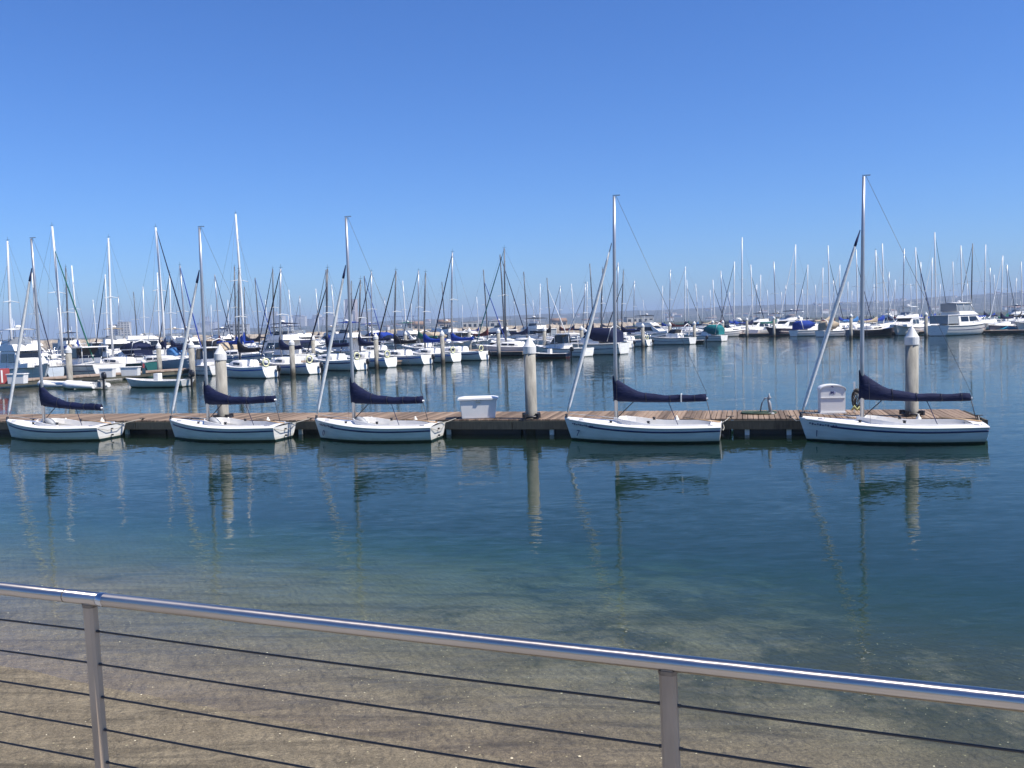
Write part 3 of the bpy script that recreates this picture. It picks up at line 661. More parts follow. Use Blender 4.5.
# fenders between boats and dock, and dock lines
for i, (o, h, c, rz) in enumerate(HB_):
    for f_ in (-.9, .55):
        p = c+Vector((math.cos(rz), math.sin(rz), 0))*f_+DN*(HB/2+.13)
        name = ['leftmost', 'second', 'third', 'fourth', 'rightmost'][i]
        e = empty('fender', (p.x, p.y, 0), rz, f"pale fender at the {'stern' if f_ < 0 else 'bow'} half of the {name} small sailboat", 'fender', 'pale fenders between the small sailboats and the dock')
        MB().lathe((0, 0, .04), [(.01, -.02), (.07, .03), (.085, .10), (.085, .38), (.06, .46), (.03, .49), (.02, .54)], 12).build('fender_body', MT['fender'], e)
        MB().tube([(0, 0, .57), (0, .05, .55), (0, .1, .5)], .008, 5).build('lanyard', MT['rope'], e)
    for f_, t_ in ((h.L/2-.1, 'bow'), (-h.L/2+.05, 'stern')):
        a = c+Vector((math.cos(rz), math.sin(rz), 0))*f_; a.z = .55 if t_ == 'bow' else .46
        e_ = c+Vector((math.cos(rz), math.sin(rz), 0))*(f_*1.12)+DN*(HB/2+.45); e_.z = .5
        mdl = (a+e_)/2; mdl.z = .45
        ln = MB().tube([a, mdl, e_], .011, 6).build('mooring_line', MT['rope'], None)
        tag(ln, f"short {t_} mooring line of the {name} small sailboat on the near dock", 'rope', 'mooring lines on the near dock')
        e = empty('cleat', (e_.x, e_.y, .46), DRZ, f"dark cleat holding the {t_} line of the {name} small sailboat", 'cleat', 'cleats on the near dock')
        MB().box((0, 0, .025), (.06, .05, .05)).tube([(-.11, 0, .06), (0, 0, .052), (.11, 0, .06)], .014, 6).build('horn', MT['black'], e)
# ================================================================ marina beyond
ORD = ['leftmost', 'second', 'third', 'fourth', 'fifth', 'sixth', 'seventh', 'eighth', 'ninth', 'tenth', 'eleventh', 'twelfth', 'thirteenth', 'fourteenth', 'fifteenth',
       'sixteenth', 'seventeenth', 'eighteenth', 'nineteenth', 'twentieth'] + ['twenty-'+w for w in ('first', 'second', 'third', 'fourth', 'fifth', 'sixth', 'seventh', 'eighth', 'ninth')] + \
      ['thirtieth'] + ['thirty-'+w for w in ('first', 'second', 'third', 'fourth', 'fifth', 'sixth', 'seventh', 'eighth', 'ninth')]+['fortieth']
MC = {}
def cached(key, fn):
    if key not in MC: MC[key] = fn()
    return MC[key]
def ob(name, me, parent, loc=(0, 0, 0)):
    o = bpy.data.objects.new(name, me); C.objects.link(o); o.parent = parent; o.location = loc; return o
MT['seam_dark'] = mat('dark_window', (.02, .022, .03), .12)
MT['outboard'] = mat('outboard_cowl', (.02, .02, .024), .35)
def sloop(p, rz, mast_h, L, hullc='white', cover='navy', jib='navy', spar='alu', near=True, lifebuoy=False, outboard=False, dodger=None, seed=0, label='', group='', lean=0.0):
    rr = random.Random(seed); B = .8+L*.235
    fb = .55+L*.06
    h = Hull(L, B, fb*1.15, fb*.92, fb*.85, .35, tr=.60 if near else .66, rake=.09, full=2.0, trake=-.02, chine=.42, n=18 if near else 12, m=8 if near else 5, rnd=True)
    o = empty('sloop', (p[0], p[1], 0), rz, label, 'sailboat', group)
    key = (round(L, 1), near)
    hu = ob('hull', cached(('h', hullc)+key, lambda: h.shell().mesh('hull', MT['hull_'+hullc])), o)
    if near and hullc.startswith('white'):
        ob('stripe', cached(('st', L % 2 > 1)+key, lambda: h.strip(.84, .90, .006).mesh('stripe', MT['stripe_navy' if L % 2 > 1 else 'stripe_blue'])), hu)
    ob('deck', cached(('d',)+key, lambda: h.deck(.05, .36, .60, .06).mesh('deck', MT['deck'])), o)
    ob('cockpit', cached(('c',)+key, lambda: h.liner(.05, .36, .60, fb*.30, fb*.62, .06).mesh('cockpit', MT['liner'])), o)
    hh = .42+L*.012
    def cab():
        rings = []
        for t, w, z in ((.37, .62, .9), (.372, .64, 1), (.5, .66, .98), (.62, .60, .8), (.72, .46, .42), (.78, .30, .04)):
            x = -L/2+L*t; zb = h.deckz(t)+.0; w_ = h.halfb(t)*w; rings.append([(x, w_, zb), (x, w_*.93, zb+hh*z*.72), (x, w_*.72, zb+hh*z), (x, 0, zb+hh*z*1.08), (x, -w_*.72, zb+hh*z), (x, -w_*.93, zb+hh*z*.72), (x, -w_, zb)])
        return MB().loft(rings).mesh('cabin', MT['deck'])
    cb = ob('cabin', cached(('cab',)+key, cab), o)
    def win(side):
        b = MB()
        for t0, t1 in (((.42, .50), (.52, .60)) if L > 7.5 else ((.43, .56),)):
            vs = []
            for t in (t0, t1):
                w_ = h.halfb(t)*.655; zb = h.deckz(t)
                for a, q in ((.25, 1.0), (.62, .955)): vs.append((-L/2+L*t, side*(w_*q+.012), zb+hh*a))
            vs += [(x, y-side*.05, z) for x, y, z in vs]
            b.add(vs, [(0, 1, 3, 2), (4, 6, 7, 5), (0, 4, 5, 1), (2, 3, 7, 6), (0, 2, 6, 4), (1, 5, 7, 3)])
        return b.mesh('window', MT['seam_dark'])
    if near:
        for sd_ in (1, -1): ob('window', cached(('w', sd_)+key, lambda: win(sd_)), cb)
    mx = L*.08; mz = h.deckz(.58)+hh*.8
    r_ = .040+.0052*mast_h
    ma = MB().tube([(mx, 0, mz-.1), (mx-.01*lean, 0, mz+mast_h*.3), (mx-.25*lean-.05, 0, mast_h*.7), (mx-.5*lean-.12, 0, mast_h)], [r_, r_, r_*.92, r_*.7], 8).build('mast', MT['spar_'+spar] if spar != 'alu' and spar != 'alu_dark' else MT[spar], o)
    tx = mx-.5*lean-.12
    b = MB(); b.tube([(tx+.05, -L*.085, mast_h*.56), (tx+.09, 0, mast_h*.57), (tx+.05, L*.085, mast_h*.56)], .028, 5)
    b.build('spreader', MT['spar_white'], ma)
    if near:
        b = MB(); b.tube([(tx, 0, mast_h), (tx-.02, 0, mast_h+.35)], .012, 4); b.tube([(tx-.25, 0, mast_h+.1), (tx+.2, 0, mast_h+.1)], .012, 4); b.build('wind_vane', MT['black'], ma)
    bz = mz+.72; bl = L*.40
    MB().tube([(mx-.1, 0, bz), (mx-bl-.1, 0, bz+.05)], .05, 6).build('boom', MT['alu'], o)
    if cover: cover_mesh(mx+.14, bz-.12, mx-bl, bz-.04, .9+.03*L, .32, w=.19, n=12, seed=seed).build('sail_cover', MT['cv_'+cover], o)
    J0 = Vector((L/2-.05, 0, h.deckz(1)+.1)); J1 = Vector((tx+.05, 0, mast_h*(.985 if rr.random() > .35 else .86)))
    if jib:
        P_ = [J0+(J1-J0)*t for t in (.0, .03, .3, .65, .93, 1)]
        MB().tube(P_, [.02, .055, .062, .055, .035, .012], 6).build('furled_jib', MT['sail'] if jib == 'sail' else MT['jib_grey'] if jib == 'grey' else MT['cv_'+jib], o)
    else: MB().tube([J0, J1], .011, 4).build('forestay', MT['wire'], o)
    MB().tube([(tx, 0, mast_h), (-L/2+.05, 0, h.deckz(0)+.1)], .010, 4).build('backstay', MT['wire'], o)
    if near:
        for sd_ in (1, -1):
            MB().tube([(mx-.1, sd_*h.halfb(.57)*.95, h.deckz(.57)), (tx+.05, sd_*L*.085, mast_h*.56), (tx, 0, mast_h*.97)], .009, 4).build('shroud', MT['wire'], o)
        def pushpit():
            b = MB(); zz = h.deckz(0)+.62; hb = h.halfb(0)
            pts = [(-L/2+.9, hb*1.15, zz), (-L/2+.15, hb*.98, zz), (-L/2+.05, hb*.7, zz), (-L/2+.05, -hb*.7, zz), (-L/2+.15, -hb*.98, zz), (-L/2+.9, -hb*1.15, zz)]
            b.tube(pts, .018, 5)
            for q in pts: b.tube([q, (q[0], q[1], h.deckz(.05))], .015, 4)
            return b.mesh('pushpit', MT['steel'])
        ob('pushpit', cached(('pp',)+key, pushpit), o)
        def pulpit():
            b = MB(); zz = h.deckz(1)+.58
            pts = [(L/2-1.2, h.halfb(.87)*.95, zz-.05), (L/2-.4, h.halfb(.95)*.9, zz), (L/2+.1, 0, zz), (L/2-.4, -h.halfb(.95)*.9, zz), (L/2-1.2, -h.halfb(.87)*.95, zz-.05)]
            b.tube(pts, .018, 5)
            for q in (pts[0], pts[1], pts[3], pts[4]): b.tube([q, (q[0], q[1], zz-.55)], .015, 4)
            return b.mesh('pulpit', MT['steel'])
        ob('pulpit', cached(('pl',)+key, pulpit), o)
    if lifebuoy:
        b = MB(); b.tube([(-L/2+.0, .38+.27*math.cos(a), h.deckz(0)+.28+.27*math.sin(a)) for a in [2*math.pi*i/14 for i in range(14)]], .065, 6, closed=True); b.build('lifebuoy', MT['ring'], o)
    if outboard:
        b = MB(); b.loft([[(-L/2-.36+.2*math.cos(a)*f, -.45+.13*math.sin(a)*f, z) for a in [2*math.pi*k/8 for k in range(8)]] for z, f in ((.50, .6), (.56, 1), (.80, 1), (.92, .6))]); b.box((-L/2-.34, -.45, .2), (.10, .07, .75)); b.box((-L/2-.14, -.45, .5), (.3, .16, .05)); b.build('outboard_motor', MT['outboard'], o)
    if dodger:
        x0 = -L/2+L*.36
        b = MB(); b.loft([[(x, w_*1.0, z0), (x, w_*.97, z1*.8+z0*.2), (x, w_*.7, z1), (x, 0, z1+.06), (x, -w_*.7, z1), (x, -w_*.97, z1*.8+z0*.2), (x, -w_, z0)] for x, w_, z0, z1 in
              ((x0-.55, B*.33, fb+.25, fb+1.15), (x0+.1, B*.33, fb+.25, fb+1.12), (x0+.75, B*.30, fb+.42, fb+.55))]); b.build('dodger', MT['cv_'+dodger], o)
    return o
def prism(b, prof, w0, w1, taper=.92, smooth=False):
    """side profile (x,z) given thickness across from w0 to w1, narrowing with height"""
    z0 = min(z for x, z in prof); z1 = max(z for x, z in prof); f = lambda z: 1-(1-taper)*(z-z0)/max(.01, z1-z0)
    return b.loft([[(x, w*f(z), z) for x, z in prof] for w in (w0, w1)], smooth=smooth)
def cruiser(p, rz, L=11, kind='fly', hullc='white', canvas='navy', bimini=None, label='', group='', name='motor_cruiser', rods=False, enclosure='clear_vinyl'):
    B = .32*L if L < 12 else 3.9; B = min(B, 4.0)
    fbb, fbs = .145*L+.2, .105*L+.15
    h = Hull(L, B, fbb, fbs, fbs*.98, .4, tr=.93, rake=.12, full=2.6, trake=.0, chine=.30, n=20, m=7)
    o = empty(name, (p[0], p[1], 0), rz, label, 'motorboat', group)
    hu = h.shell().build('hull', MT['hull_'+hullc], o)
    h.strip(.93, 1.0, .03).build('rub_rail', MT['grey'], hu)
    h.strip(.70, .735, .01, 0, .8).build('stripe', MT['stripe_navy' if hullc != 'navy' else 'white'], hu)
    dk = .96 if kind != 'open' else .6
    h.deck(.03, .26, .80, .06).build('deck', MT['deck'], o); h.liner(.03, .26, .80, .45, .75, .06).build('cockpit', MT['liner'], o)
    zd = fbs; X = lambda t: -L/2+L*t; hard = name == 'flybridge_yacht'
    if kind == 'fly':
        w = B*.42; z1 = zd+1.38
        sal = MB(); prism(sal, [(X(.22), zd-.05), (X(.22), z1), (X(.56), z1+.02), (X(.72), zd+.42), (X(.88), zd+.50), (X(.88), zd+.1)], -w, w, .84); s_ = sal.build('saloon', MT['deck'], o, bevel=.03)
        for sd_ in (1, -1):
            for x0, x1, x2, x3 in ((.26, .40, .40, .26), (.42, .55, .59, .42)):
                b = MB(); ys = sd_*w*.95
                b.add([(X(x0), ys+sd_*.012, zd+.50), (X(x2 if x3 < x2 else x1), ys+sd_*.012, zd+.50), (X(x1), ys*.90+sd_*.03, z1-.18), (X(x3), ys*.90+sd_*.03, z1-.18), (X(x0), ys-sd_*.1, zd+.50), (X(x2), ys-sd_*.1, zd+.50), (X(x1), ys*.90-sd_*.1, z1-.18), (X(x3), ys*.9-sd_*.1, z1-.18)],
                      [(0, 1, 2, 3), (7, 6, 5, 4), (0, 4, 5, 1), (1, 5, 6, 2), (2, 6, 7, 3), (3, 7, 4, 0)]); b.build('window', MT['glass'], s_)
        b = MB(); b.add([(X(.585), -w*.72, z1-.06), (X(.585), w*.72, z1-.06), (X(.69), w*.80, zd+.56), (X(.69), -w*.80, zd+.56), (X(.585)-.1, -w*.72, z1-.14), (X(.585)-.1, w*.72, z1-.14), (X(.69)-.1, w*.8, zd+.46), (X(.69)-.1, -w*.8, zd+.46)],
              [(0, 1, 2, 3), (7, 6, 5, 4), (0, 4, 5, 1), (1, 5, 6, 2), (2, 6, 7, 3), (3, 7, 4, 0)]); b.build('windscreen', MT['glass'], s_)
        fl = MB(); prism(fl, [(X(.02), z1+.02), (X(.02), z1+.10), (X(.20), z1+.12), (X(.24), z1+.12), (X(.24), z1+.62), (X(.52), z1+.55), (X(.60), z1+.04)], -w*.92, w*.92, .9); fb_ = fl.build('flybridge', MT['deck'], o, bevel=.02)
        b = MB(); b.tube([(X(.25), w*.8, z1+.62), (X(.50), w*.75, z1+.92), (X(.55), 0, z1+.95), (X(.50), -w*.75, z1+.92), (X(.25), -w*.8, z1+.62)], .018, 5)
        b.loft([[(X(.44), w*.74, z1+.55), (X(.55), 0, z1+.5), (X(.44), -w*.74, z1+.55)], [(X(.42), w*.70, z1+.98), (X(.51), 0, z1+.98), (X(.42), -w*.70, z1+.98)]], cyc=False, cap=False, smooth=False); b.build('bridge_screen', MT['clear_vinyl'], fb_)
        if bimini:
            t_ = MB(); t_.loft([[(X(a), w*.85, z1+1.72), (X(a), w*.5, z1+1.80+c_), (X(a), 0, z1+1.84+c_), (X(a), -w*.5, z1+1.80+c_), (X(a), -w*.85, z1+1.72), (X(a), 0, z1+1.76)] for a, c_ in ((.20, -.02), (.32, .04), (.50, 0))]); bm_ = t_.build('bimini', MT['cv_'+bimini] if 'cv_'+bimini in MT else MT[bimini], o)
            for sd_ in (1, -1):
                for a, c_ in ((.22, .26), (.48, .42)): MB().tube([(X(a), sd_*w*.85, z1+1.72), (X(c_), sd_*w*.82, z1+.6)], .02, 5).build('bimini_pole', MT['steel'], bm_)
        if hard:
            b = MB(); prism(b, [(X(.21), z1+.62), (X(.20), z1+1.70), (X(.46), z1+1.74), (X(.545), z1+.60)], -w*.80, w*.80, .93); be_ = b.build('bridge_enclosure', MT['clear_vinyl'], fb_)
            for sd_ in (1, -1):
                for a_, c_ in ((.205, .21), (.335, .335), (.47, .53)): MB().tube([(X(a_), sd_*w*.755, z1+1.7), (X(c_), sd_*w*.81, z1+.6)], .045, 5).build('frame_post', MT['white'], be_)
        if enclosure:
            b = MB(); prism(b, [(X(.03), zd+.25), (X(.035), z1), (X(.215), z1), (X(.215), zd+.25)], -w*.9, w*.9, .97); en = b.build('aft_enclosure', MT[enclosure], o)
            for sd_ in (1, -1):
                MB().box((X(.03), sd_*w*.87, (zd+z1)/2+.1), (.07, .07, z1-zd-.1)).build('post', MT['white'], en)
        MB().tube([(X(.30), 0, z1+.6), (X(.28), 0, z1+1.4), (X(.27), 0, z1+2.7)], [.04, .03, .015], 5).build('antenna_mast', MT['white'], o)
        MB().lathe((X(.40), 0, z1+(1.86 if bimini else .6)), [(.05, 0), (.28, .06), (.28, .18), (.1, .26)], 12).build('radar_dome', MT['white'], o)
    elif kind == 'express':
        w = B*.40; z1 = zd+.62
        b = MB(); prism(b, [(X(.24), zd-.02), (X(.24), z1), (X(.46), z1-.02), (X(.62), zd+.36), (X(.84), zd+.30), (X(.90), zd+.12)], -w, w, .84); s_ = b.build('cabin', MT['deck'], o, bevel=.03)
        for sd_ in (1, -1):
            b = MB(); prism(b, [(X(.48), zd+.20), (X(.48), zd+.38), (X(.60), zd+.30), (X(.68), zd+.20)], sd_*w*.98, sd_*w*.86, .93); b.build('window', MT['glass'], s_)
        b = MB(); b.loft([[(X(.30), w*.9, z1-.05), (X(.46), w*.74, z1-.05), (X(.52), 0, z1-.05), (X(.46), -w*.74, z1-.05), (X(.30), -w*.9, z1-.05)], [(X(.27), w*.84, z1+.50), (X(.40), w*.66, z1+.50), (X(.44), 0, z1+.52), (X(.40), -w*.66, z1+.50), (X(.27), -w*.84, z1+.50)]], cyc=False, cap=False, smooth=False); b.build('windscreen', MT['glass'], o)
        if canvas:
            b = MB(); b.loft([[(X(a), w*.98, z0), (X(a), w*.92, z2-.12), (X(a), w*.6, z2), (X(a), -w*.6, z2), (X(a), -w*.92, z2-.12), (X(a), -w*.98, z0)] for a, z0, z2 in ((.06, zd+.1, z1+.55), (.12, zd+.1, z1+.95), (.30, zd+.3, z1+.98), (.42, z1+.35, z1+.62))]); b.build('canvas_top', MT['cv_'+canvas], o)
        b = MB(); b.tube([(X(.14), w*.95, zd+.2), (X(.10), w*.9, z1+.95), (X(.10), 0, z1+1.25), (X(.10), -w*.9, z1+.95), (X(.14), -w*.95, zd+.2)], .06, 6); b.build('radar_arch', MT['white'], o)
    elif kind == 'hardtop':
        w = B*.36
        b = MB(); prism(b, [(X(.36), zd-.05), (X(.36), zd+.5), (X(.52), zd+.5), (X(.72), zd+.28), (X(.85), zd+.08)], -w, w, .86); b.build('cuddy', MT['deck'], o, bevel=.02)
        b = MB(); prism(b, [(X(.38), zd+.5), (X(.40), zd+1.35), (X(.52), zd+1.35), (X(.62), zd+.45)], -w*.94, w*.94, .9); b.build('pilothouse_glass', MT['glass'], o)
        b = MB(); b.box((X(.40), 0, zd+1.42), (L*.32, w*2.1, .09)); tp = b.build('hardtop', MT['deck'], o, bevel=.02)
        for sd_ in (1, -1):
            for a in (.27, .53): MB().tube([(X(a), sd_*w*.95, zd+1.4), (X(a-.01), sd_*w*1.0, zd)], .03, 5).build('post', MT['white'], tp)
    rl = MB(); pts = [(X(t), h.halfb(t)*.93, h.deckz(t)+.55) for t in (.45, .6, .75, .88, .96)]+[(X(1.01), 0, h.deckz(1)+.6)]+[(X(t), -h.halfb(t)*.93, h.deckz(t)+.55) for t in (.96, .88, .75, .6, .45)]
    rl.tube(pts, .02, 5)
    for q in pts: rl.tube([q, (q[0], q[1], q[2]-.53)], .016, 4)
    rl.build('bow_rail', MT['steel'], o)
    b = MB(); b.box((X(1)+.12, 0, fbb-.0), (.8, .35, .07)); b.build('bow_pulpit', MT['white'], o)
    return o
def skiff(p, rz, L=4.2, hullc='white', motor=True, cover=None, label='', group='', inflatable=False):
    o = empty('inflatable_dinghy' if inflatable else 'skiff', (p[0], p[1], 0), rz, label, 'dinghy', group)
    if inflatable:
        r = .2; b = MB(); b.tube([(-L/2, -.55, .2), (L*.2, -.58, .22), (L*.42, -.3, .3), (L*.48, 0, .34), (L*.42, .3, .3), (L*.2, .58, .22), (-L/2, .55, .2)], [.15, r, r, r, r, r, .15], 10); b.build('tubes', MT['grey'] if hullc == 'grey' else MT['white'], o)
        MB().box((-.1, 0, .12), (L*.8, 1.0, .06)).build('floor', MT['grey'], o); MB().box((-L/2+.18, 0, .28), (.06, .95, .34)).build('transom', MT['grey'], o)
        MB().box((-.2, 0, .36), (.25, 1.1, .05)).build('seat', MT['white'], o)
    else:
        h = Hull(L, L*.38, .62, .45, .44, .12, tr=.85, rake=.08, n=14, m=6); h.shell().build('hull', MT['hull_'+hullc], o)
        h.deck(.04, .78, .84, .02).build('gunwale', MT['deck'], o); h.liner(.04, .78, .84, .1, .28, .02).build('interior', MT['liner'], o)
        if L > 4: MB().box((-.1, .0, .62), (.35, .45, .55)).build('console', MT['white'], o, bevel=.02)
    if motor:
        b = MB(); b.loft([[(-L/2-.30+.22*math.cos(a)*f, .14*math.sin(a)*f, z) for a in [2*math.pi*k/8 for k in range(8)]] for z, f in ((.62, .6), (.68, 1), (.95, 1), (1.08, .6))]); b.box((-L/2-.26, 0, .25), (.12, .08, .85)); b.box((-L/2-.08, 0, .58), (.3, .18, .06)); b.build('outboard_motor', MT['outboard'], o)
    if cover: MB().loft([[(x, .6, .5), (x, .3, z), (x, -.3, z), (x, -.6, .5)] for x, z in ((-L*.3, .6), (0, .95), (L*.3, .65))]).build('cover', MT['cv_'+cover], o)
    return o
AZ = lambda a: R(90-a)                                   # compass bearing -> object rotation
def xy(u, v, z=0): q = at(u, v, z); return (q.x, q.y)
# ---- rows: line of the front slips and the lines behind it
PA = Vector((-17.6, 65.7)); dA = Vector((math.sin(R(34.5)), math.cos(R(34.5)))); nA = Vector((-dA.y, dA.x))
PR = Vector((51.9, 137.3)); dR = Vector((math.sin(R(145)), math.cos(R(145)))); nR = Vector((-dR.y, dR.x))
AX = -50.0                                               # bearing of the slips
axv = Vector((math.sin(R(AX)), math.cos(R(AX))))
def LA(s, off): return PA+dA*s+nA*off
def LR(s, off): return PR+dR*s+nR*off
def walkway(label, P0, P1, wd, fingers, zt=.5):
    d = (P1-P0); L_ = d.length; d.normalize(); rz = math.atan2(d.y, d.x); o = empty('marina_dock', (P0.x, P0.y, 0), rz, label, 'dock')
    MB().box((L_/2, 0, zt-.06), (L_, wd, .10)).build('decking', W_FAR, o); MB().box((L_/2, 0, zt-.26), (L_-.1, wd-.1, .28)).build('float', W_FAS, o)
    for k, (s, a, ln) in enumerate(fingers[:100]):
        f = MB(); nn = Vector((math.cos(a-rz), math.sin(a-rz))); st = Vector((s, 0))+nn*(wd*.5+.02)
        c_ = st+nn*(ln/2); f.box((c_.x, c_.y, zt-.07), (ln, .95, .10), a-rz); fo = f.build('finger', W_FAR, o)
        MB().box((c_.x, c_.y, zt-.26), (ln-.1, .85, .26), a-rz).build('finger_float', W_FAS, fo)
    return o
# front slips: measured stern waterlines
rowA = [ # u, v, mast top, L, cover, jib, spar, lifebuoy, outboard, dodger, label
    (271, 378, 269, 6.6, 'black', None, 'alu_dark', True, True, None, 'small white sloop with lifebuoy on its stern, leftmost in the front slips'),
    (314, 374.3, 268, 7.0, 'navy', 'black', 'alu', True, True, None, 'white sloop moored between the two leftmost piles of the front slips'),
    (361, 370.3, 268, 7.2, 'navy', 'navy', 'alu_dark', True, True, None, 'white sloop with lifebuoy and navy boom cover, third from left in the front slips'),
    (391, 367.5, 279, 6.8, 'navy', 'navy', 'alu_dark', True, False, None, 'white sloop with navy boom cover just right of a front slip pile, fourth in line'),
    (427, 364.6, 270, 7.0, 'black', 'black', 'alu_dark', False, True, None, 'white sloop with black boom cover and outboard, fifth in the front slips'),
    (456, 362.2, 272, 7.0, 'royal', None, 'alu_dark', True, False, None, 'white sloop with royal blue boom cover, sixth in the front slips'),
    (484, 360.2, 252, 7.2, 'royal', 'navy', 'alu', True, True, None, 'white sloop with tall pale mast and royal blue boom cover, seventh in the front slips'),
    (612, 350.2, 283, 7.0, 'white', 'sail', 'alu', False, True, None, 'white sloop with white boom cover just right of the blue canvas cruiser'),
    (630, 348.0, 268, 7.4, 'navy', 'navy', 'alu_dark', False, True, None, 'white sloop with navy boom cover, second right of the blue canvas cruiser'),
    (649, 346.2, 270, 7.2, 'navy', 'navy', 'alu_dark', True, True, None, 'white sloop with lifebuoy on its stern, third right of the blue canvas cruiser'),
]
GA = 'sloops berthed stern out in the front slips'
for k, (u, v, mt, L, cvr, jb, spr, lb, obm, dg_, lab) in enumerate(rowA):
    q = Vector(xy(u, v)); c = q+axv*(L/2); D = c.y
    mh = EYE+(hor(u)-mt)*(D*math.cos(PITCH))/F
    sloop(c, AZ(AX), mh, L, 'white', cvr, jb, spr, True, lb, obm, dg_, 100+k, lab, GA, lean=.6)
# other craft in the front line
cruiser(xy(583, 354.5), AZ(-58), 9.6, 'express', 'white', 'navy', label='white express cruiser under a navy blue canvas top in the front slips')
cruiser(xy(561, 356.5), AZ(-50), 6.8, 'hardtop', 'white', None, label='white hardtop fishing boat with dark windows left of the blue canvas cruiser')
skiff(xy(549, 358), AZ(-60), 4.4, 'navy', label='small blue hulled skiff tied beside the white hardtop fishing boat')
sloop(Vector(xy(517, 355.5))+Vector((-.5, 2)), AZ(-64), 11.9, 9.2, 'grey', None, 'teal', 'alu_dark', True, seed=5, label='long grey hulled sloop with teal furled jib behind the central near dock pile')
skiff(xy(687, 343.5), AZ(-70), 5.0, 'black', inflatable=False, label='black open workboat low in the water between two front slip piles')
cruiser(xy(668, 344.5), AZ(-52), 7.6, 'express', 'white', None, label='white open express cruiser without canvas left of the black workboat')
cruiser(xy(703, 341.5), AZ(-48), 7.2, 'express', 'white', 'teal', label='white cabin boat with dark teal canvas at the right end of the front slips')
cruiser(xy(652, 340.5), AZ(128), 9.5, 'fly', 'white', 'royal', bimini='black', enclosure='cv_royal', label='flybridge cruiser wrapped in bright royal blue canvas in the second row')
cruiser(xy(530, 345.5), AZ(-48), 9.8, 'fly', 'white', 'navy', bimini='black', label='white flybridge cruiser with black bimini behind the central near dock pile')
# left dock craft
skiff(xy(157, 387), AZ(-76), 4.6, 'white', label='white skiff with raised black outboard in front of the left marina dock')
skiff(xy(84, 388.5), AZ(-60), 3.6, 'white', inflatable=True, label='white inflatable dinghy with outboard beside the left marina dock pile')
skiff(xy(60, 387.5), AZ(-80), 3.0, 'white', inflatable=True, motor=False, label='small pale inflatable tied left of the white inflatable dinghy')
def sloop_m(u, vt, vw, az, L, hc, cvr, jb, spr, lab, seed, lean=.4):
    q = Vector(xy(u, vw)); a = R(az); c = q-Vector((math.sin(a), math.cos(a)))*(L*.08)
    mh = EYE+(hor(u)-vt)*q.y*math.cos(PITCH)/F
    return sloop(c, AZ(az), mh, L, hc, cvr, jb, spr, True, seed=seed, label=lab, lean=lean)
sloop_m(64, 227, 377.5, 118, 9.6, 'grey', None, 'green', 'white', 'long grey hulled sloop with tall mast and green furled jib behind the left marina dock', 31)
sloop_m(14, 242, 379.5, -66, 8.6, 'grey', 'royal', None, 'white', 'grey hulled sloop with royal blue boom cover at the left edge of the marina', 32)
sloop_m(114, 239, 373.5, -62, 9.0, 'green', None, None, 'white', 'dark green hulled sloop behind the white dock boxes on the left marina dock', 33)
sloop_m(166, 228, 371.0, 118, 9.0, 'grey', 'navy', 'navy', 'white', 'grey hulled sloop with navy boom cover at the end of the left marina dock', 34)
cruiser(xy(117, 366.0), AZ(150), 9.5, 'fly', 'white', 'tan', bimini='tan', enclosure='clear_vinyl', label='white flybridge boat facing the camera behind the dark green sloop')
cruiser(xy(152, 359.0), AZ(60), 12.5, 'fly', 'white', 'black', bimini=None, enclosure='cv_black', label='large cream topped motor yacht with dark windows behind the left marina dock')
cruiser(xy(206, 374.5), AZ(-40), 6.4, 'hardtop', 'white', None, label='small white cuddy boat moored left of the left concrete pile')
cruiser(xy(33, 367), AZ(60), 9.5, 'express', 'white', 'white', label='white cabin cruiser with long pale top behind the blue covered sloop')
# right group along the outer dock
GR_ = 'motor boats along the outer dock on the right'
cruiser(xy(964, 334.6), AZ(60), 12.4, 'fly', 'white', 'cyan', bimini='white', enclosure='clear_vinyl', name='flybridge_yacht', label='large white flybridge cruiser with clear enclosed aft deck on the right', group=GR_)
cruiser(xy(906, 335.0), AZ(-140), 10.0, 'fly', 'white', 'navy', bimini='white', enclosure=None, label='white sportfishing boat bow towards the camera left of the large flybridge cruiser', group=GR_)
cruiser(xy(757, 334.8), AZ(-128), 9.2, 'fly', 'white', 'navy', bimini='navy', enclosure=None, label='white trawler with blue windows and navy bimini between two piles', group=GR_)
cruiser(xy(787, 335.4), AZ(-118), 10.5, 'fly', 'navy', 'navy', bimini='navy', enclosure=None, label='navy hulled flybridge cruiser with navy bimini', group=GR_)
cruiser(xy(815, 335.8), AZ(72), 8.6, 'express', 'white', 'royal', label='white express cruiser with royal blue canvas', group=GR_)
cruiser(xy(839, 336.2), AZ(70), 7.6, 'express', 'white', 'tan', label='white express cruiser with tan canvas left of the tall bare mast', group=GR_)
sloop(xy(873, 335.6), AZ(66), 13.4, 9.6, 'black', 'tan', 'sail', 'white', True, seed=41, label='black hulled sloop with tan boom cover left of the sportfishing boat', group='')
cruiser(xy(730, 336.5), AZ(60), 8.5, 'express', 'white', None, label='white open cruiser at the left end of the outer dock', group=GR_)
cruiser(xy(714, 337.0), AZ(64), 8.0, 'hardtop', 'white', None, label='white pilothouse boat with black windows beside the dark teal canvas boat', group=GR_)
skiff(xy(1006, 332.5), AZ(80), 6.5, 'white', motor=False, cover='cyan', label='long white open boat with bright blue cover right of the large flybridge cruiser')
cruiser(xy(1013, 326.5), AZ(-110), 9.0, 'fly', 'white', 'navy', bimini='navy', enclosure=None, label='white flybridge boat with navy bimini at the right edge, behind the open boat')
cruiser(xy(740, 329), AZ(120), 10, 'fly', 'cream', 'tan', bimini=None, enclosure='cv_tan', label='cream motor yacht behind the white trawler with navy bimini')
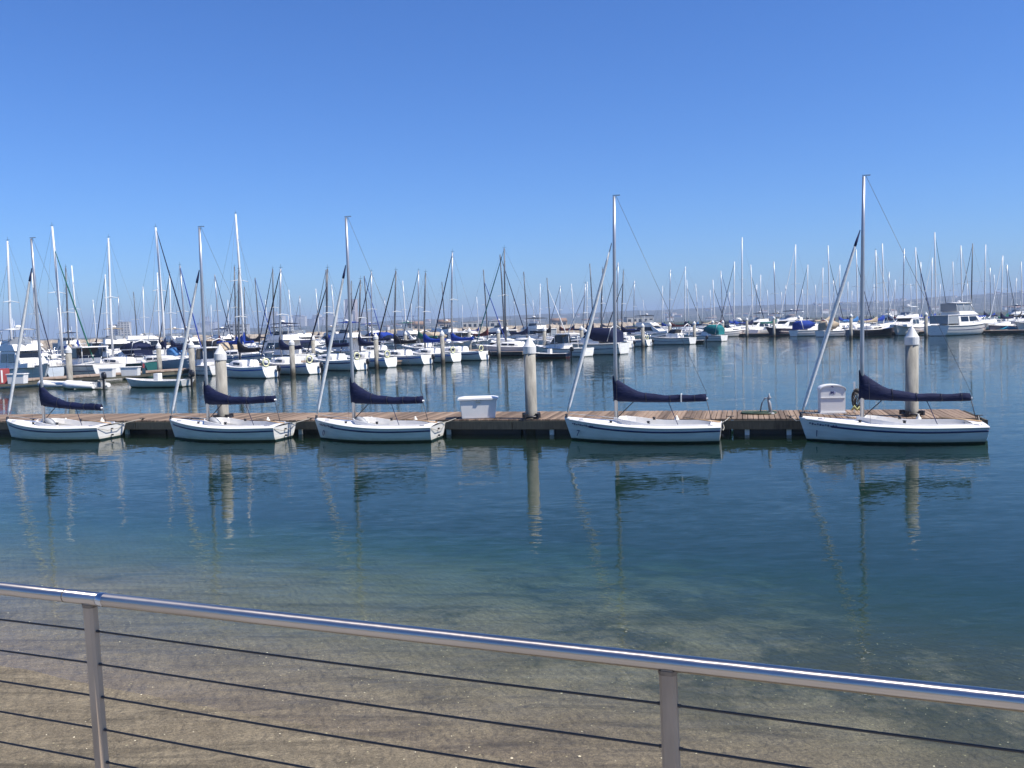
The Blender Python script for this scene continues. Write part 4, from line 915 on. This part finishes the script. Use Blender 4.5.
cruiser(xy(890, 327.5), AZ(130), 10, 'fly', 'cream', 'tan', bimini=None, enclosure='cv_tan', label='cream motor yacht behind the black hulled sloop')
# ---- masts seen against the sky: each belongs to a sloop of its own in one of the rows behind
masts = [ # u, top, spar(w pale, a aluminium, d dark), lean (/ jib to the left, \ jib to the right, . none)
 (2, 317, 'w', '.'), (36, 273, 'w', '\\'), (59, 308, 'w', '.'), (69, 268, 'd', '.'), (76, 266, 'w', '.'), (108, 275, 'w', '/'), (136, 292, 'd', '.'), (145, 287, 'w', '.'),
 (160, 273, 'w', '/'), (172, 274, 'w', '/'), (184, 266, 'a', '\\'), (212, 305, 'w', '.'), (218, 275, 'a', '\\'), (237, 267, 'd', '/'), (242, 215, 'w', '.'), (246, 287, 'd', '.'), (258, 278, 'd', '\\'),
 (275, 269, 'd', '/'), (291, 290, 'w', '.'), (328, 270, 'd', '/'), (334, 285, 'w', '.'), (353, 281, 'd', '/'), (367, 276, 'd', '\\'), (373, 272, 'a', '/'), (405, 281, 'w', '.'), (420, 271, 'a', '/'),
 (444, 282, 'd', '.'), (463, 305, 'w', '.'), (486, 270, 'd', '\\'), (503, 255, 'd', '\\'), (526, 272, 'd', '.'), (541, 284, 'w', '.'), (549, 278, 'd', '\\'), (561, 286, 'a', '/'), (573, 284, 'w', '.'),
 (588, 282, 'w', '.'), (592, 264, 'd', '.'), (619, 263, 'a', '/'), (635, 281, 'a', '/'), (663, 286, 'w', '.'), (664, 300, 'w', '.'), (671, 270, 'a', '.'), (686, 267, 'w', '/'), (688, 280, 'w', '\\'), (697, 284, 'w', '.'),
 (714, 280, 'w', '\\'), (722, 271, 'a', '\\'), (735, 262, 'w', '/'), (743, 238, 'w', '.'), (752, 265, 'w', '\\'), (761, 275, 'w', '.'), (775, 262, 'a', '.'), (796, 245, 'w', '/'), (808, 265, 'w', '/'), (823, 268, 'w', '.'),
 (829, 246, 'w', '\\'), (840, 265, 'w', '/'), (857, 250, 'w', '\\'), (861, 262, 'w', '.'), (883, 244, 'w', '.'), (904, 249, 'a', '.'), (916, 248, 'w', '\\'), (932, 258, 'w', '/'), (935, 233, 'w', '\\'),
 (961, 246, 'w', '\\'), (972, 244, 'd', '/'), (985, 245, 'w', '.'), (994, 275, 'w', '.'), (1002, 256, 'w', '/'), (1007, 265, 'a', '\\'),
 (95, 300, 'w', '.'), (120, 296, 'a', '.'), (204, 296, 'w', '/'), (229, 300, 'w', '.'), (267, 300, 'w', '.'), (301, 296, 'a', '/'), (318, 289, 'w', '.'), (345, 300, 'w', '.'), (386, 297, 'a', '.'), (412, 300, 'w', '/'), (478, 297, 'w', '.'),
 (515, 298, 'a', '\\'), (534, 300, 'w', '.'), (603, 296, 'a', '.'), (644, 300, 'w', '.'), (703, 296, 'w', '.'), (730, 292, 'w', '/'), (768, 290, 'w', '.'), (786, 285, 'a', '.'), (816, 285, 'w', '.'), (848, 282, 'w', '.'),
 (711, 290, 'w', '.'), (757, 284, 'a', '/'), (782, 292, 'w', '.'), (803, 289, 'w', '\\'), (834, 279, 'a', '.'), (852, 291, 'w', '.'), (874, 284, 'w', '/'), (889, 272, 'a', '.'), (911, 284, 'w', '.'), (921, 262, 'a', '\\'), (928, 290, 'w', '.'), (940, 284, 'w', '/'), (953, 262, 'w', '.'), (967, 283, 'w', '.'), (990, 268, 'a', '.'), (998, 287, 'w', '.'), (1021, 262, 'w', '.'),
 (895, 280, 'w', '/'), (924, 276, 'w', '.'), (946, 270, 'w', '.'), (978, 272, 'w', '.'), (1016, 278, 'w', '/'),
]
OFFA = [22, 40, 57, 80, 97, 122, 140]; OFFR = [19, 37, 54, 72, 90]
taken = {}
def isect(P0, d, u):
    r_ = ray(u, 330); a = math.atan2(r_.x, r_.y); e = Vector((math.sin(a), math.cos(a))); det = d.x*(-e.y)+d.y*e.x
    s = (-P0.x*(-e.y)+(-P0.y)*e.x)/det*1.0
    return s, P0+d*s
rows = {}
for k, (u, vt, spr, ln) in enumerate(masts):
    fam = 'R' if u > 706 else 'A'; offs = OFFR if fam == 'R' else OFFA; LN = LR if fam == 'R' else LA; d = dR if fam == 'R' else dA
    best = None
    for j, off in enumerate(offs):
        s, q = isect(LN(0, off), d, u)
        if q.y < 20 or q.length > 330: continue
        mh = EYE+(hor(u)-vt)*q.y*math.cos(PITCH)/F
        if not 9.0 <= mh <= (22 if fam == 'R' else 19): continue
        if any(abs(s-t) < 3.9 for t in taken.get((fam, j), [])): continue
        cost = abs(mh-11.5)+.25*j
        if best is None or cost < best[0]: best = (cost, j, s, q, mh)
    if best is None:
        print('no berth for mast', u, vt); continue
    _, j, s, q, mh = best; taken.setdefault((fam, j), []).append(s); rows.setdefault((fam, j), []).append((u, s, q, mh, spr, ln, k))
rowname = {('A', j): n_ for j, n_ in enumerate(['the second left row', 'the third left row', 'the fourth left row', 'the fifth left row', 'the sixth left row', 'the seventh left row', 'the farthest left row'])}
rowname.update({('R', j): n_ for j, n_ in enumerate(['the second right row', 'the third right row', 'the fourth right row', 'the fifth right row', 'the farthest right row'])})
covers = ['navy', 'royal', 'navy', 'tan', 'black', 'royal', 'navy', 'navy', 'green', 'royal', 'maroon', 'navy', 'skyblue']
hulls = ['white', 'white', 'white_blue', 'white', 'grey', 'white', 'navy', 'white', 'white_blue', 'cream']
for key, lst in rows.items():
    lst.sort(key=lambda t: t[0]); fam, j = key
    for i, (u, s, q, mh, spr, ln, k) in enumerate(lst):
        D = q.length; near = D < 125; L = max(7.2, min(12, round(mh/1.32)))
        ax = AX if ln == '/' else (AX+180 if ln == '\\' else (AX if k % 2 else AX+180))
        if fam == 'R': ax = 55 if ln == '\\' else (-125 if ln == '/' else (55 if k % 2 else -125))
        cvr = covers[(k*5+j) % len(covers)]; hc = hulls[(k*7+j*3) % len(hulls)]
        jb = None if ln == '.' else ['navy', 'grey', 'sail', 'grey', 'royal', 'navy'][k % 6] if spr != 'w' else ['sail', 'navy', 'sail', 'black'][k % 4]
        a = R(ax); mo = Vector((math.sin(a), math.cos(a)))*(L*.08-.2)
        c = q-mo
        sp_ = {'w': 'white', 'a': 'alu', 'd': 'alu_dark'}[spr]
        cvn = {'navy': 'navy', 'royal': 'royal blue', 'tan': 'tan', 'black': 'black', None: 'no', 'white': 'white', 'green': 'green', 'maroon': 'maroon', 'skyblue': 'light blue'}[cvr]
        hn = {'white': 'white', 'white_blue': 'white', 'grey': 'grey', 'navy': 'navy', 'cream': 'cream'}[hc]
        sloop(c, AZ(ax), mh, L, hc, cvr, jb, sp_, near, False, False, ['navy', None, 'tan', None, 'skyblue', None][k % 6] if near else None, k,
              f"{hn} sloop with {cvn} boom cover, {ORD[i]} from left in {rowname[key]}", 'sloops berthed in '+rowname[key], lean=.4)
# motor boats filling the rows behind
fill = [(20, 14, 'fly', 'white', 'navy'), (48, 12, 'express', 'white', 'tan'), (3, 40, 'fly', 'white', 'black'), (18, 40, 'express', 'white', 'navy'), (34, 38, 'fly', 'cream', None), (52, 40, 'express', 'white', 'royal'), (70, 40, 'fly', 'white', 'tan'),
        (-4, 57, 'express', 'white', 'tan'), (12, 57, 'fly', 'white', 'white'), (30, 57, 'fly', 'white', 'navy'), (48, 57, 'express', 'white', 'black'), (66, 57, 'fly', 'white', 'royal'), (84, 57, 'express', 'cream', 'tan'),
        (5, 80, 'fly', 'white', 'navy'), (25, 80, 'express', 'white', 'white'), (47, 80, 'fly', 'cream', 'tan'), (73, 80, 'fly', 'white', 'black'), (100, 80, 'express', 'white', 'royal'), (120, 80, 'fly', 'white', None),
        (10, 97, 'fly', 'white', 'white'), (40, 97, 'fly', 'cream', 'tan'), (70, 97, 'fly', 'white', 'navy'), (100, 97, 'fly', 'white', 'tan')]
used = 0
cnt = {}
for (s, off, kd, hc, cv_) in fill:
    if off < 20: off = 22
    j = OFFA.index(off) if off in OFFA else 1
    tk = taken.setdefault(('A', j), [])
    off = OFFA[j]
    for ds in (0, 2, -2, 4, -4, 6, -6, 8, -8, 11, -11, 14, 18, 22):
        if all(abs(s+ds-t) > 4.3 for t in tk): break
    else: continue
    tk.append(s+ds); q = LA(s+ds, off); cnt[j] = cnt.get(j, 0)+1
    col = {'navy': 'navy', 'tan': 'tan', 'black': 'black', 'royal': 'royal blue', 'white': 'white', None: 'no'}[cv_]
    cruiser(q, AZ(AX+(180 if used % 3 else 0)), 8.6+used % 3, kd, hc, cv_ if kd == 'express' else None, bimini=cv_ if kd == 'fly' else None, enclosure='clear_vinyl' if used % 2 else None,
            label=f"{'cream' if hc == 'cream' else 'white'} {'flybridge' if kd == 'fly' else 'express'} cruiser with {col} canvas, {ORD[cnt[j]-1]} motorboat in {rowname[('A', j)]}", group='motor boats berthed among the sloops')
    used += 1
# more sloops so that no berth of the two nearest rows stays empty
extra = 0
for j, (s0, s1) in ((0, (-26, 66)), (1, (-26, 96)), (2, (-20, 100)), (3, (-20, 100))):
    s = s0
    while s < s1:
        if all(abs(s-t) > 4.2 for t in taken.get(('A', j), [])):
            q = LA(s, OFFA[j]); pu = proj((q.x, q.y, 0))[0]
            if 20 < pu < 700 and abs(pu-150) > 18:
                taken.setdefault(('A', j), []).append(s); extra += 1
                kd = ['express', 'fly', 'hardtop'][extra % 3]; cv_ = ['navy', 'white', 'tan', 'navy', 'royal', 'white', 'black', 'green'][extra % 8]
                col = {'navy': 'navy', 'tan': 'tan', 'black': 'black', 'royal': 'royal blue', 'white': 'white', 'maroon': 'maroon', 'green': 'green'}[cv_]
                cnt[j] = cnt.get(j, 0)+1
                cruiser(q, AZ(AX+(180 if extra % 2 else 0)), 7.4+extra % 3, kd, 'white', cv_ if kd == 'express' else None, bimini=cv_ if kd == 'fly' else None, enclosure=None,
                    label=f"white {dict(fly='flybridge', express='express', hardtop='hardtop')[kd]} boat{' with '+col+' canvas' if kd != 'hardtop' else ''}, {ORD[cnt[j]-1]} motorboat in {rowname[('A', j)]}", group='motor boats berthed among the sloops')
                s += 4.2
        s += .7
for j, (s0, s1) in ((0, (-44, 44)), (1, (-60, 50))):
    s = s0
    while s < s1:
        if all(abs(s-t) > 4.4 for t in taken.get(('R', j), [])):
            q = LR(s, OFFR[j]); pu = proj((q.x, q.y, 0))[0]
            if 708 < pu < 1040:
                taken.setdefault(('R', j), []).append(s); extra += 1; kd = ['fly', 'express', 'fly'][extra % 3]; cv_ = ['navy', 'white', 'tan', 'royal', 'black'][extra % 5]
                cnt[('R', j)] = cnt.get(('R', j), 0)+1; col = {'royal': 'royal blue'}.get(cv_, cv_)
                cruiser(q, AZ(55+(180 if extra % 2 else 0)), 8.2+extra % 3, kd, 'white', cv_ if kd == 'express' else None, bimini=cv_ if kd == 'fly' else None, enclosure=None,
                    label=f"white {dict(fly='flybridge', express='express')[kd]} boat with {col} canvas, {ORD[cnt[('R', j)]-1]} motorboat in {rowname[('R', j)]}", group='motor boats berthed among the sloops')
        s += 1.1
print('sloops', sum(len(v) for v in rows.values()), 'fill', used, extra, {k: len(v) for k, v in rows.items()})
# ---- walkways of the marina
aA = AZ(AX)
fgA = [(s, aA+math.pi, 9.5) for s in (52, 60, 68, 76, 84, 92, 100, 108, 116)]
walkway('long timber marina walkway with finger piers behind the front slips', LA(-34, 14.2), LA(88, 14.2), 2.2, [(34+s, aA+math.pi, 11.0) for s in (3.5, 10.5, 17.5, 24, 30.5, 38, 46, 52, 59, 66, 73)])
walkway('timber marina walkway between the third and fourth rows of boats', LA(-30, 48.5), LA(130, 48.5), 2.2, [])
walkway('timber marina walkway between the fifth and sixth rows of boats', LA(-40, 88.5), LA(190, 88.5), 2.2, [])
walkway('timber outer dock on the right behind the motor boats', LR(-34, 12.3), LR(45, 12.3), 2.2, [])
walkway('timber dock behind the sloops on the right', LR(-50, 45.5), LR(60, 45.5), 2.2, [])
# ---- piles
def fpile(u, vt, vb, label, grp):
    q = at(u, vb); D = q.y; zt = EYE+(hor(u)-vt)*D*math.cos(PITCH)/F
    return pile(u, vb, max(2.2, min(3.6, zt)), .20 if D < 100 else .23, label, grp, ring=False, base=q, nm='marina_pile')
gl_ = 'white capped piles at the ends of the marina finger piers'
pl = [(70.5, 345, 388), (77, 343, 366), (193, 340, 383), (293, 338, 375.5), (314, 335, 363), (377, 333, 368), (373, 332, 357), (443, 330, 363), (406, 331, 354), (470, 328, 352), (499, 328, 357), (545, 326, 355),
      (582, 325.5, 351), (643, 323, 347), (670, 322, 344.5), (694.5, 321, 342.5), (713, 320, 339), (723, 320, 337), (747, 317.5, 337), (774, 316, 336.5), (799, 314, 336), (851, 313.5, 338), (926, 312, 337), (101, 344, 366), (135, 341, 362), (149, 341, 362), (160, 342, 375)]
for i, (u, vt, vb) in enumerate(sorted(pl)):
    fpile(u, vt, vb, f"slender concrete pile with white cone cap, {ORD[i]} marina pile from the left", gl_)
# ---- small things on the left marina dock
for i, (u, v, wd, lab) in enumerate([(18, 387.0, 1.1, 'white dock box leftmost on the left marina dock'), (108, 380.5, .95, 'narrow white dock box right of the leftmost piles on the marina dock'), (131, 379, 1.25, 'wide white dock box in the middle of the left marina dock')]):
    q = at(u, v-3.2, .5); o = empty('dock_box', (q.x, q.y, .5), AZ(34.5)-R(90)+R(35), lab, 'dock box', 'white boxes on the left marina dock')
    MB().box((0, 0, .30), (wd, .6, .6), taper=.92).build('box_body', MT['white'], o, bevel=.02); MB().box((0, 0, .63), (wd*1.06, .68, .07)).build('lid', MT['white'], o, bevel=.01)
for u, v, lab in ((144, 377, 'white dock pedestal beside the wide dock box'), (240, 369, 'white dock pedestal behind the leftmost front slip')):
    q = at(u, v-3.2, .5); o = empty('power_pedestal', (q.x, q.y, .5), .4, lab, 'pedestal')
    MB().lathe((0, 0, 0), [(.13, 0), (.13, .8), (.17, .82), (.16, .95), (.06, 1.05)], 10).build('post', MT['white'], o); MB().box((0, -.14, .6), (.12, .04, .3)).build('socket_panel', MT['red'], o)
q = at(2, 384, .5); o = empty('red_dock_box', (q.x, q.y, .5), .6, 'faded red dock box at the left end of the marina dock', 'cabinet')  # red container of unknown use, built as a plain dock box
MB().box((0, 0, .5), (.9, .5, 1.0)).build('body', MT['red'], o, bevel=.02); MB().box((0, -.26, .5), (.10, .03, .8)).build('door_trim', MT['white'], o)
# ================================================================ far shore
m = mat('far_land', (.1, .11, .07), .95); n, l = m.node_tree.nodes, m.node_tree.links; b_ = n['Principled BSDF']; b_.inputs['Specular IOR Level'].default_value = .1
geo = N(m, 'ShaderNodeNewGeometry')
c1 = ramp(nz(.006, 6, rough=.65), (.35, (.04, .055, .04)), (.65, (.10, .10, .08)))
vo = N(m, 'ShaderNodeTexVoronoi'); vo.inputs['Scale'].default_value = .022; l.new(geo.outputs['Position'], vo.inputs[0])
sc_ = N(m, 'ShaderNodeSeparateColor'); l.new(vo.outputs['Color'], sc_.inputs[0])
k1 = N(m, 'ShaderNodeMath', operation='LESS_THAN'); k1.inputs[1].default_value = .26; l.new(vo.outputs['Distance'], k1.inputs[0])
k2 = N(m, 'ShaderNodeMath', operation='GREATER_THAN'); k2.inputs[1].default_value = .55; l.new(sc_.outputs[0], k2.inputs[0])
tw = ramp(nz(.0016, 3), (.45, (0, 0, 0)), (.55, (1, 1, 1)))
k3 = N(m, 'ShaderNodeMath', operation='MULTIPLY'); l.new(k1.outputs[0], k3.inputs[0]); l.new(k2.outputs[0], k3.inputs[1])
k4 = N(m, 'ShaderNodeMath', operation='MULTIPLY'); l.new(k3.outputs[0], k4.inputs[0]); l.new(tw, k4.inputs[1])
l.new(mixc(k4.outputs[0], c1, (.5, .47, .42)), b_.inputs['Base Color'])
def ridge(az):                                    # height of the skyline by bearing
    u = 512+F*math.tan(az); pts = [(-500, 3), (100, 4), (200, 14), (260, 26), (340, 34), (450, 44), (540, 46), (640, 50), (730, 56), (860, 56), (1010, 72), (1300, 70), (1700, 60)]
    for (a, x), (b2, y) in zip(pts, pts[1:]):
        if u <= b2: t = max(0, (u-a)/(b2-a)); return x+(y-x)*ease(t)
    return 60
vs, fs = [], []; NA, NR = 260, 26
for i in range(NA+1):
    az = R(-52)+R(104)*i/NA; u = 512+F*math.tan(az)
    for j in range(NR+1):
        r_ = 620*(6300/620)**(j/NR)
        hgt = 1.6+ridge(az)*ease(max(0, min(1, (r_-1800)/2400)))*(1+.16*mn.noise(Vector((az*22, r_*.0006, 3)))+.07*mn.noise(Vector((az*90, r_*.001, 7))))
        if r_ > 4300: hgt *= max(.2, 1-(r_-4300)/2500)
        if j == 0: hgt = -3
        vs.append((r_*math.sin(az), r_*math.cos(az), hgt))
for i in range(NA):
    for j in range(NR): a = i*(NR+1)+j; fs.append((a, a+1, a+NR+2, a+NR+1))
tag(MB().add(vs, fs, True).build('far_hills', m), kind='structure')
def landz(x, y):
    az = math.atan2(x, y); r_ = math.hypot(x, y); hgt = 1.6+ridge(az)*ease(max(0, min(1, (r_-1800)/2400)))*(1+.16*mn.noise(Vector((az*22, r_*.0006, 3)))+.07*mn.noise(Vector((az*90, r_*.001, 7))))
    return hgt*(max(.2, 1-(r_-4300)/2500) if r_ > 4300 else 1)
# breakwater of rocks
RK = mat('breakwater_rock', (.33, .275, .21), .9, noise=.5, nscale=.6, bump=.15, bscale=1.5)
BP = [Vector((-330, 270)), Vector((-190, 300)), Vector((-80, 330)), Vector((20, 380)), Vector((70, 430))]
b = MB(); rings = []; rr = random.Random(4); seg = []
for a, c in zip(BP, BP[1:]):
    nn = int((c-a).length/2.0); seg += [a+(c-a)*i/nn for i in range(nn)]
for i, q in enumerate(seg):
    d = (seg[min(i+1, len(seg)-1)]-seg[max(0, i-1)]).normalized(); n2 = Vector((-d.y, d.x)); r = []
    for w_, z in ((-7, -2), (-5.5, .3), (-4.2, 1.0), (-2.6, 2.0), (-1, 2.9), (1, 3.0), (3, 2.2), (6, -2)):
        jx, jz = rr.uniform(-.6, .6), rr.uniform(-.45, .45); e = q+n2*(w_+jx)+d*rr.uniform(-.7, .7); r.append((e.x, e.y, z+jz))
    rings.append(r)
b.loft(rings, smooth=False); tag(b.build('breakwater', RK), 'long tan rock breakwater behind the marina', 'breakwater')
# low pale buildings behind the breakwater
def building(p, rz, w_, d_, h_, wallm, roofm, label, group=None, gable=True, floors=2, nm='far_building', det=True):
    z0 = landz(p[0], p[1])-.5 if math.hypot(*p) > 600 else 1.0
    o = empty(nm, (p[0], p[1], z0), rz, label, 'building', group)
    MB().box((0, 0, h_/2), (w_, d_, h_)).build('wall', wallm, o)
    if gable: MB().loft([[(x, -d_/2-.4, h_+.02), (x, 0, h_+d_*.22), (x, d_/2+.4, h_+.02)] for x in (-w_/2-.4, w_/2+.4)]).build('roof', roofm, o)
    else: MB().box((0, 0, h_+.35), (w_*1.02, d_*1.02, .7)).build('roof', roofm, o)
    if det:
        for f_ in range(floors):
            for k in range(max(2, int(w_/4.5))):
                x = -w_/2+(k+.5)*w_/max(2, int(w_/4.5)); z = h_/floors*(f_+.55)
                MB().box((x, -d_/2-.03, z), (w_/max(2, int(w_/4.5))*.55, .12, h_/floors*.42)).build('window', MT['glass'], o)
    return o
PEACH = mat('peach_stucco', (.55, .42, .31), .9, noise=.1, nscale=.2); PALE = mat('pale_stucco', (.52, .49, .44), .9, noise=.1, nscale=.2); TILE = mat('tile_roof', (.24, .15, .10), .9); GREYB = mat('grey_wall', (.42, .43, .45), .8, noise=.1, nscale=.1); FLAT = mat('flat_roof', (.3, .3, .3), .9)
def pt(u, D): a = math.atan((u-512)/F); return (D*math.tan(a), D)
for u, D, w_, h_, wm, lab in ((418, 760, 14, 5, PEACH, 'peach stucco low building left of the tall pale mast'), (447, 780, 12, 6, PEACH, 'tan building with tiled roof behind the blue covered sloops'), (474, 800, 18, 6, PALE, 'pale low building behind the front slips, left of the central pile'),
        (500, 760, 16, 6, PALE, 'small pale house on the far shore left of the central pile'), (240, 1000, 24, 12, GREYB, 'pale multi storey building behind the masts left of the bridge'), (560, 820, 14, 4.5, PEACH, 'peach low building right of the central pile'), (640, 800, 24, 6, PALE, 'long pale shed behind the blue flybridge cruiser')):
    building(pt(u, D), .1, w_, 14, h_, wm, TILE if wm is PEACH else FLAT, lab, gable=wm is PEACH, floors=max(1, int(h_/3.2)))
for u, w_, h_, lab in ((117, 15, 23, 'shorter of two pale grey towers beyond the left marina'), (127.5, 19, 27, 'taller of two pale towers beyond the left marina')):
    building(pt(u, 1500), .25, w_, 16, h_, GREYB if w_ == 15 else PALE, FLAT, lab, gable=False, floors=7)
GS = 'hazy buildings of the far city skyline'
rr = random.Random(9)
for k in range(34):
    u = rr.uniform(196, 372) if k > 2 else (354, 276, 209)[k]; D = rr.uniform(3300, 3900); w_ = rr.uniform(18, 50); h_ = rr.uniform(18, 44) if k > 2 else (96, 66, 62)[k]
    building(pt(u, D), rr.uniform(-.3, .3), w_ if k > 2 else (44, 34, 22)[k], 30, h_, [GREYB, PALE][k % 2] if k else PEACH, FLAT, 'hazy grey building of the far city skyline left of the hills' if k > 2 else ('tall tan tower standing above the bridge line on the far skyline', 'hazy grey tower at the left end of the far bridge', 'narrow hazy tower left of the far bridge')[k], GS if k > 2 else None, gable=False, det=False)
GH = 'small pale houses scattered over the far hills'
WH = mat('house_wall', (.66, .62, .56), .9)
for k in range(70):
    u = rr.uniform(360, 1040); D = rr.uniform(1500, 3300); q = pt(u, D)
    building(q, rr.uniform(-.5, .5), rr.uniform(9, 22), 10, rr.uniform(4, 8), WH, TILE, 'small pale house on the far hazy hillside', GH, gable=True, det=False, nm='hillside_house')
# bridge
bo = empty('bridge', (pt(320, 4600)[0], 4600, 0), 0, 'long hazy road bridge on tall piers across the far water', 'bridge')
STB = mat('bridge_blue', (.12, .2, .3), .8); x0, x1 = pt(262, 4600)[0]-pt(320, 4600)[0], pt(420, 4600)[0]-pt(320, 4600)[0]
zz = lambda x: 46+24*ease(max(0, min(1, (x-x0)/(x1-x0)*1.7)))
MB().loft([[(x, -9, zz(x)), (x, 9, zz(x)), (x, 9, zz(x)-6), (x, -9, zz(x)-6)] for x in span(x0, x1, 20)]).build('deck', STB, bo)
for i in range(16):
    x = x0+(x1-x0)*(i+.5)/16; MB().box((x, 0, (zz(x)-6)/2), (6, 12, zz(x)-6.2)).build('pier', STB, bo)
# small pale flakes scattered over the beach and shallows
SH = mat('shell', (.66, .58, .40), .5); b = MB(); rr = random.Random(2)
for k in range(900):
    s = rr.uniform(-6, 14); d = rr.gauss(1.3, 2.0)
    if d < -3 or d > 8: continue
    q = Vector((SH0.x, SH0.y, 0))+SD*s+SN*d; r = rr.uniform(.003, .009)*(1 if rr.random() < .9 else 1.7); a0 = rr.uniform(0, 6); z = bedz(q.x, q.y); tl = rr.uniform(-.4, .4)
    ps = [(q.x+r*math.cos(a0+a)*(1 if k % 3 else .6), q.y+r*math.sin(a0+a), z+.003+tl*r*math.cos(a)) for a in (0, 1.25, 2.5, 3.8, 5.0)]
    b.add(ps+[(q.x, q.y, z+.004+r*.45)], [(0, 1, 5), (1, 2, 5), (2, 3, 5), (3, 4, 5), (4, 0, 5)])
tag(b.build('pale_flakes', SH), kind='stuff')
# ---------------------------------------------------------------- haze
m = bpy.data.materials.new('haze_air'); m.use_nodes = True; n, l = m.node_tree.nodes, m.node_tree.links; n.clear()
o_ = N(m, 'ShaderNodeOutputMaterial'); pv = N(m, 'ShaderNodeVolumePrincipled'); pv.inputs['Color'].default_value = (.50, .62, .84, 1)
pv.inputs['Density'].default_value = 2.6e-4; pv.inputs['Anisotropy'].default_value = .0; l.new(pv.outputs[0], o_.inputs['Volume'])
hz = MB().box((0, 3300, 57.0), (14100, 7500, 126)).build('haze', m); tag(hz, kind='stuff')
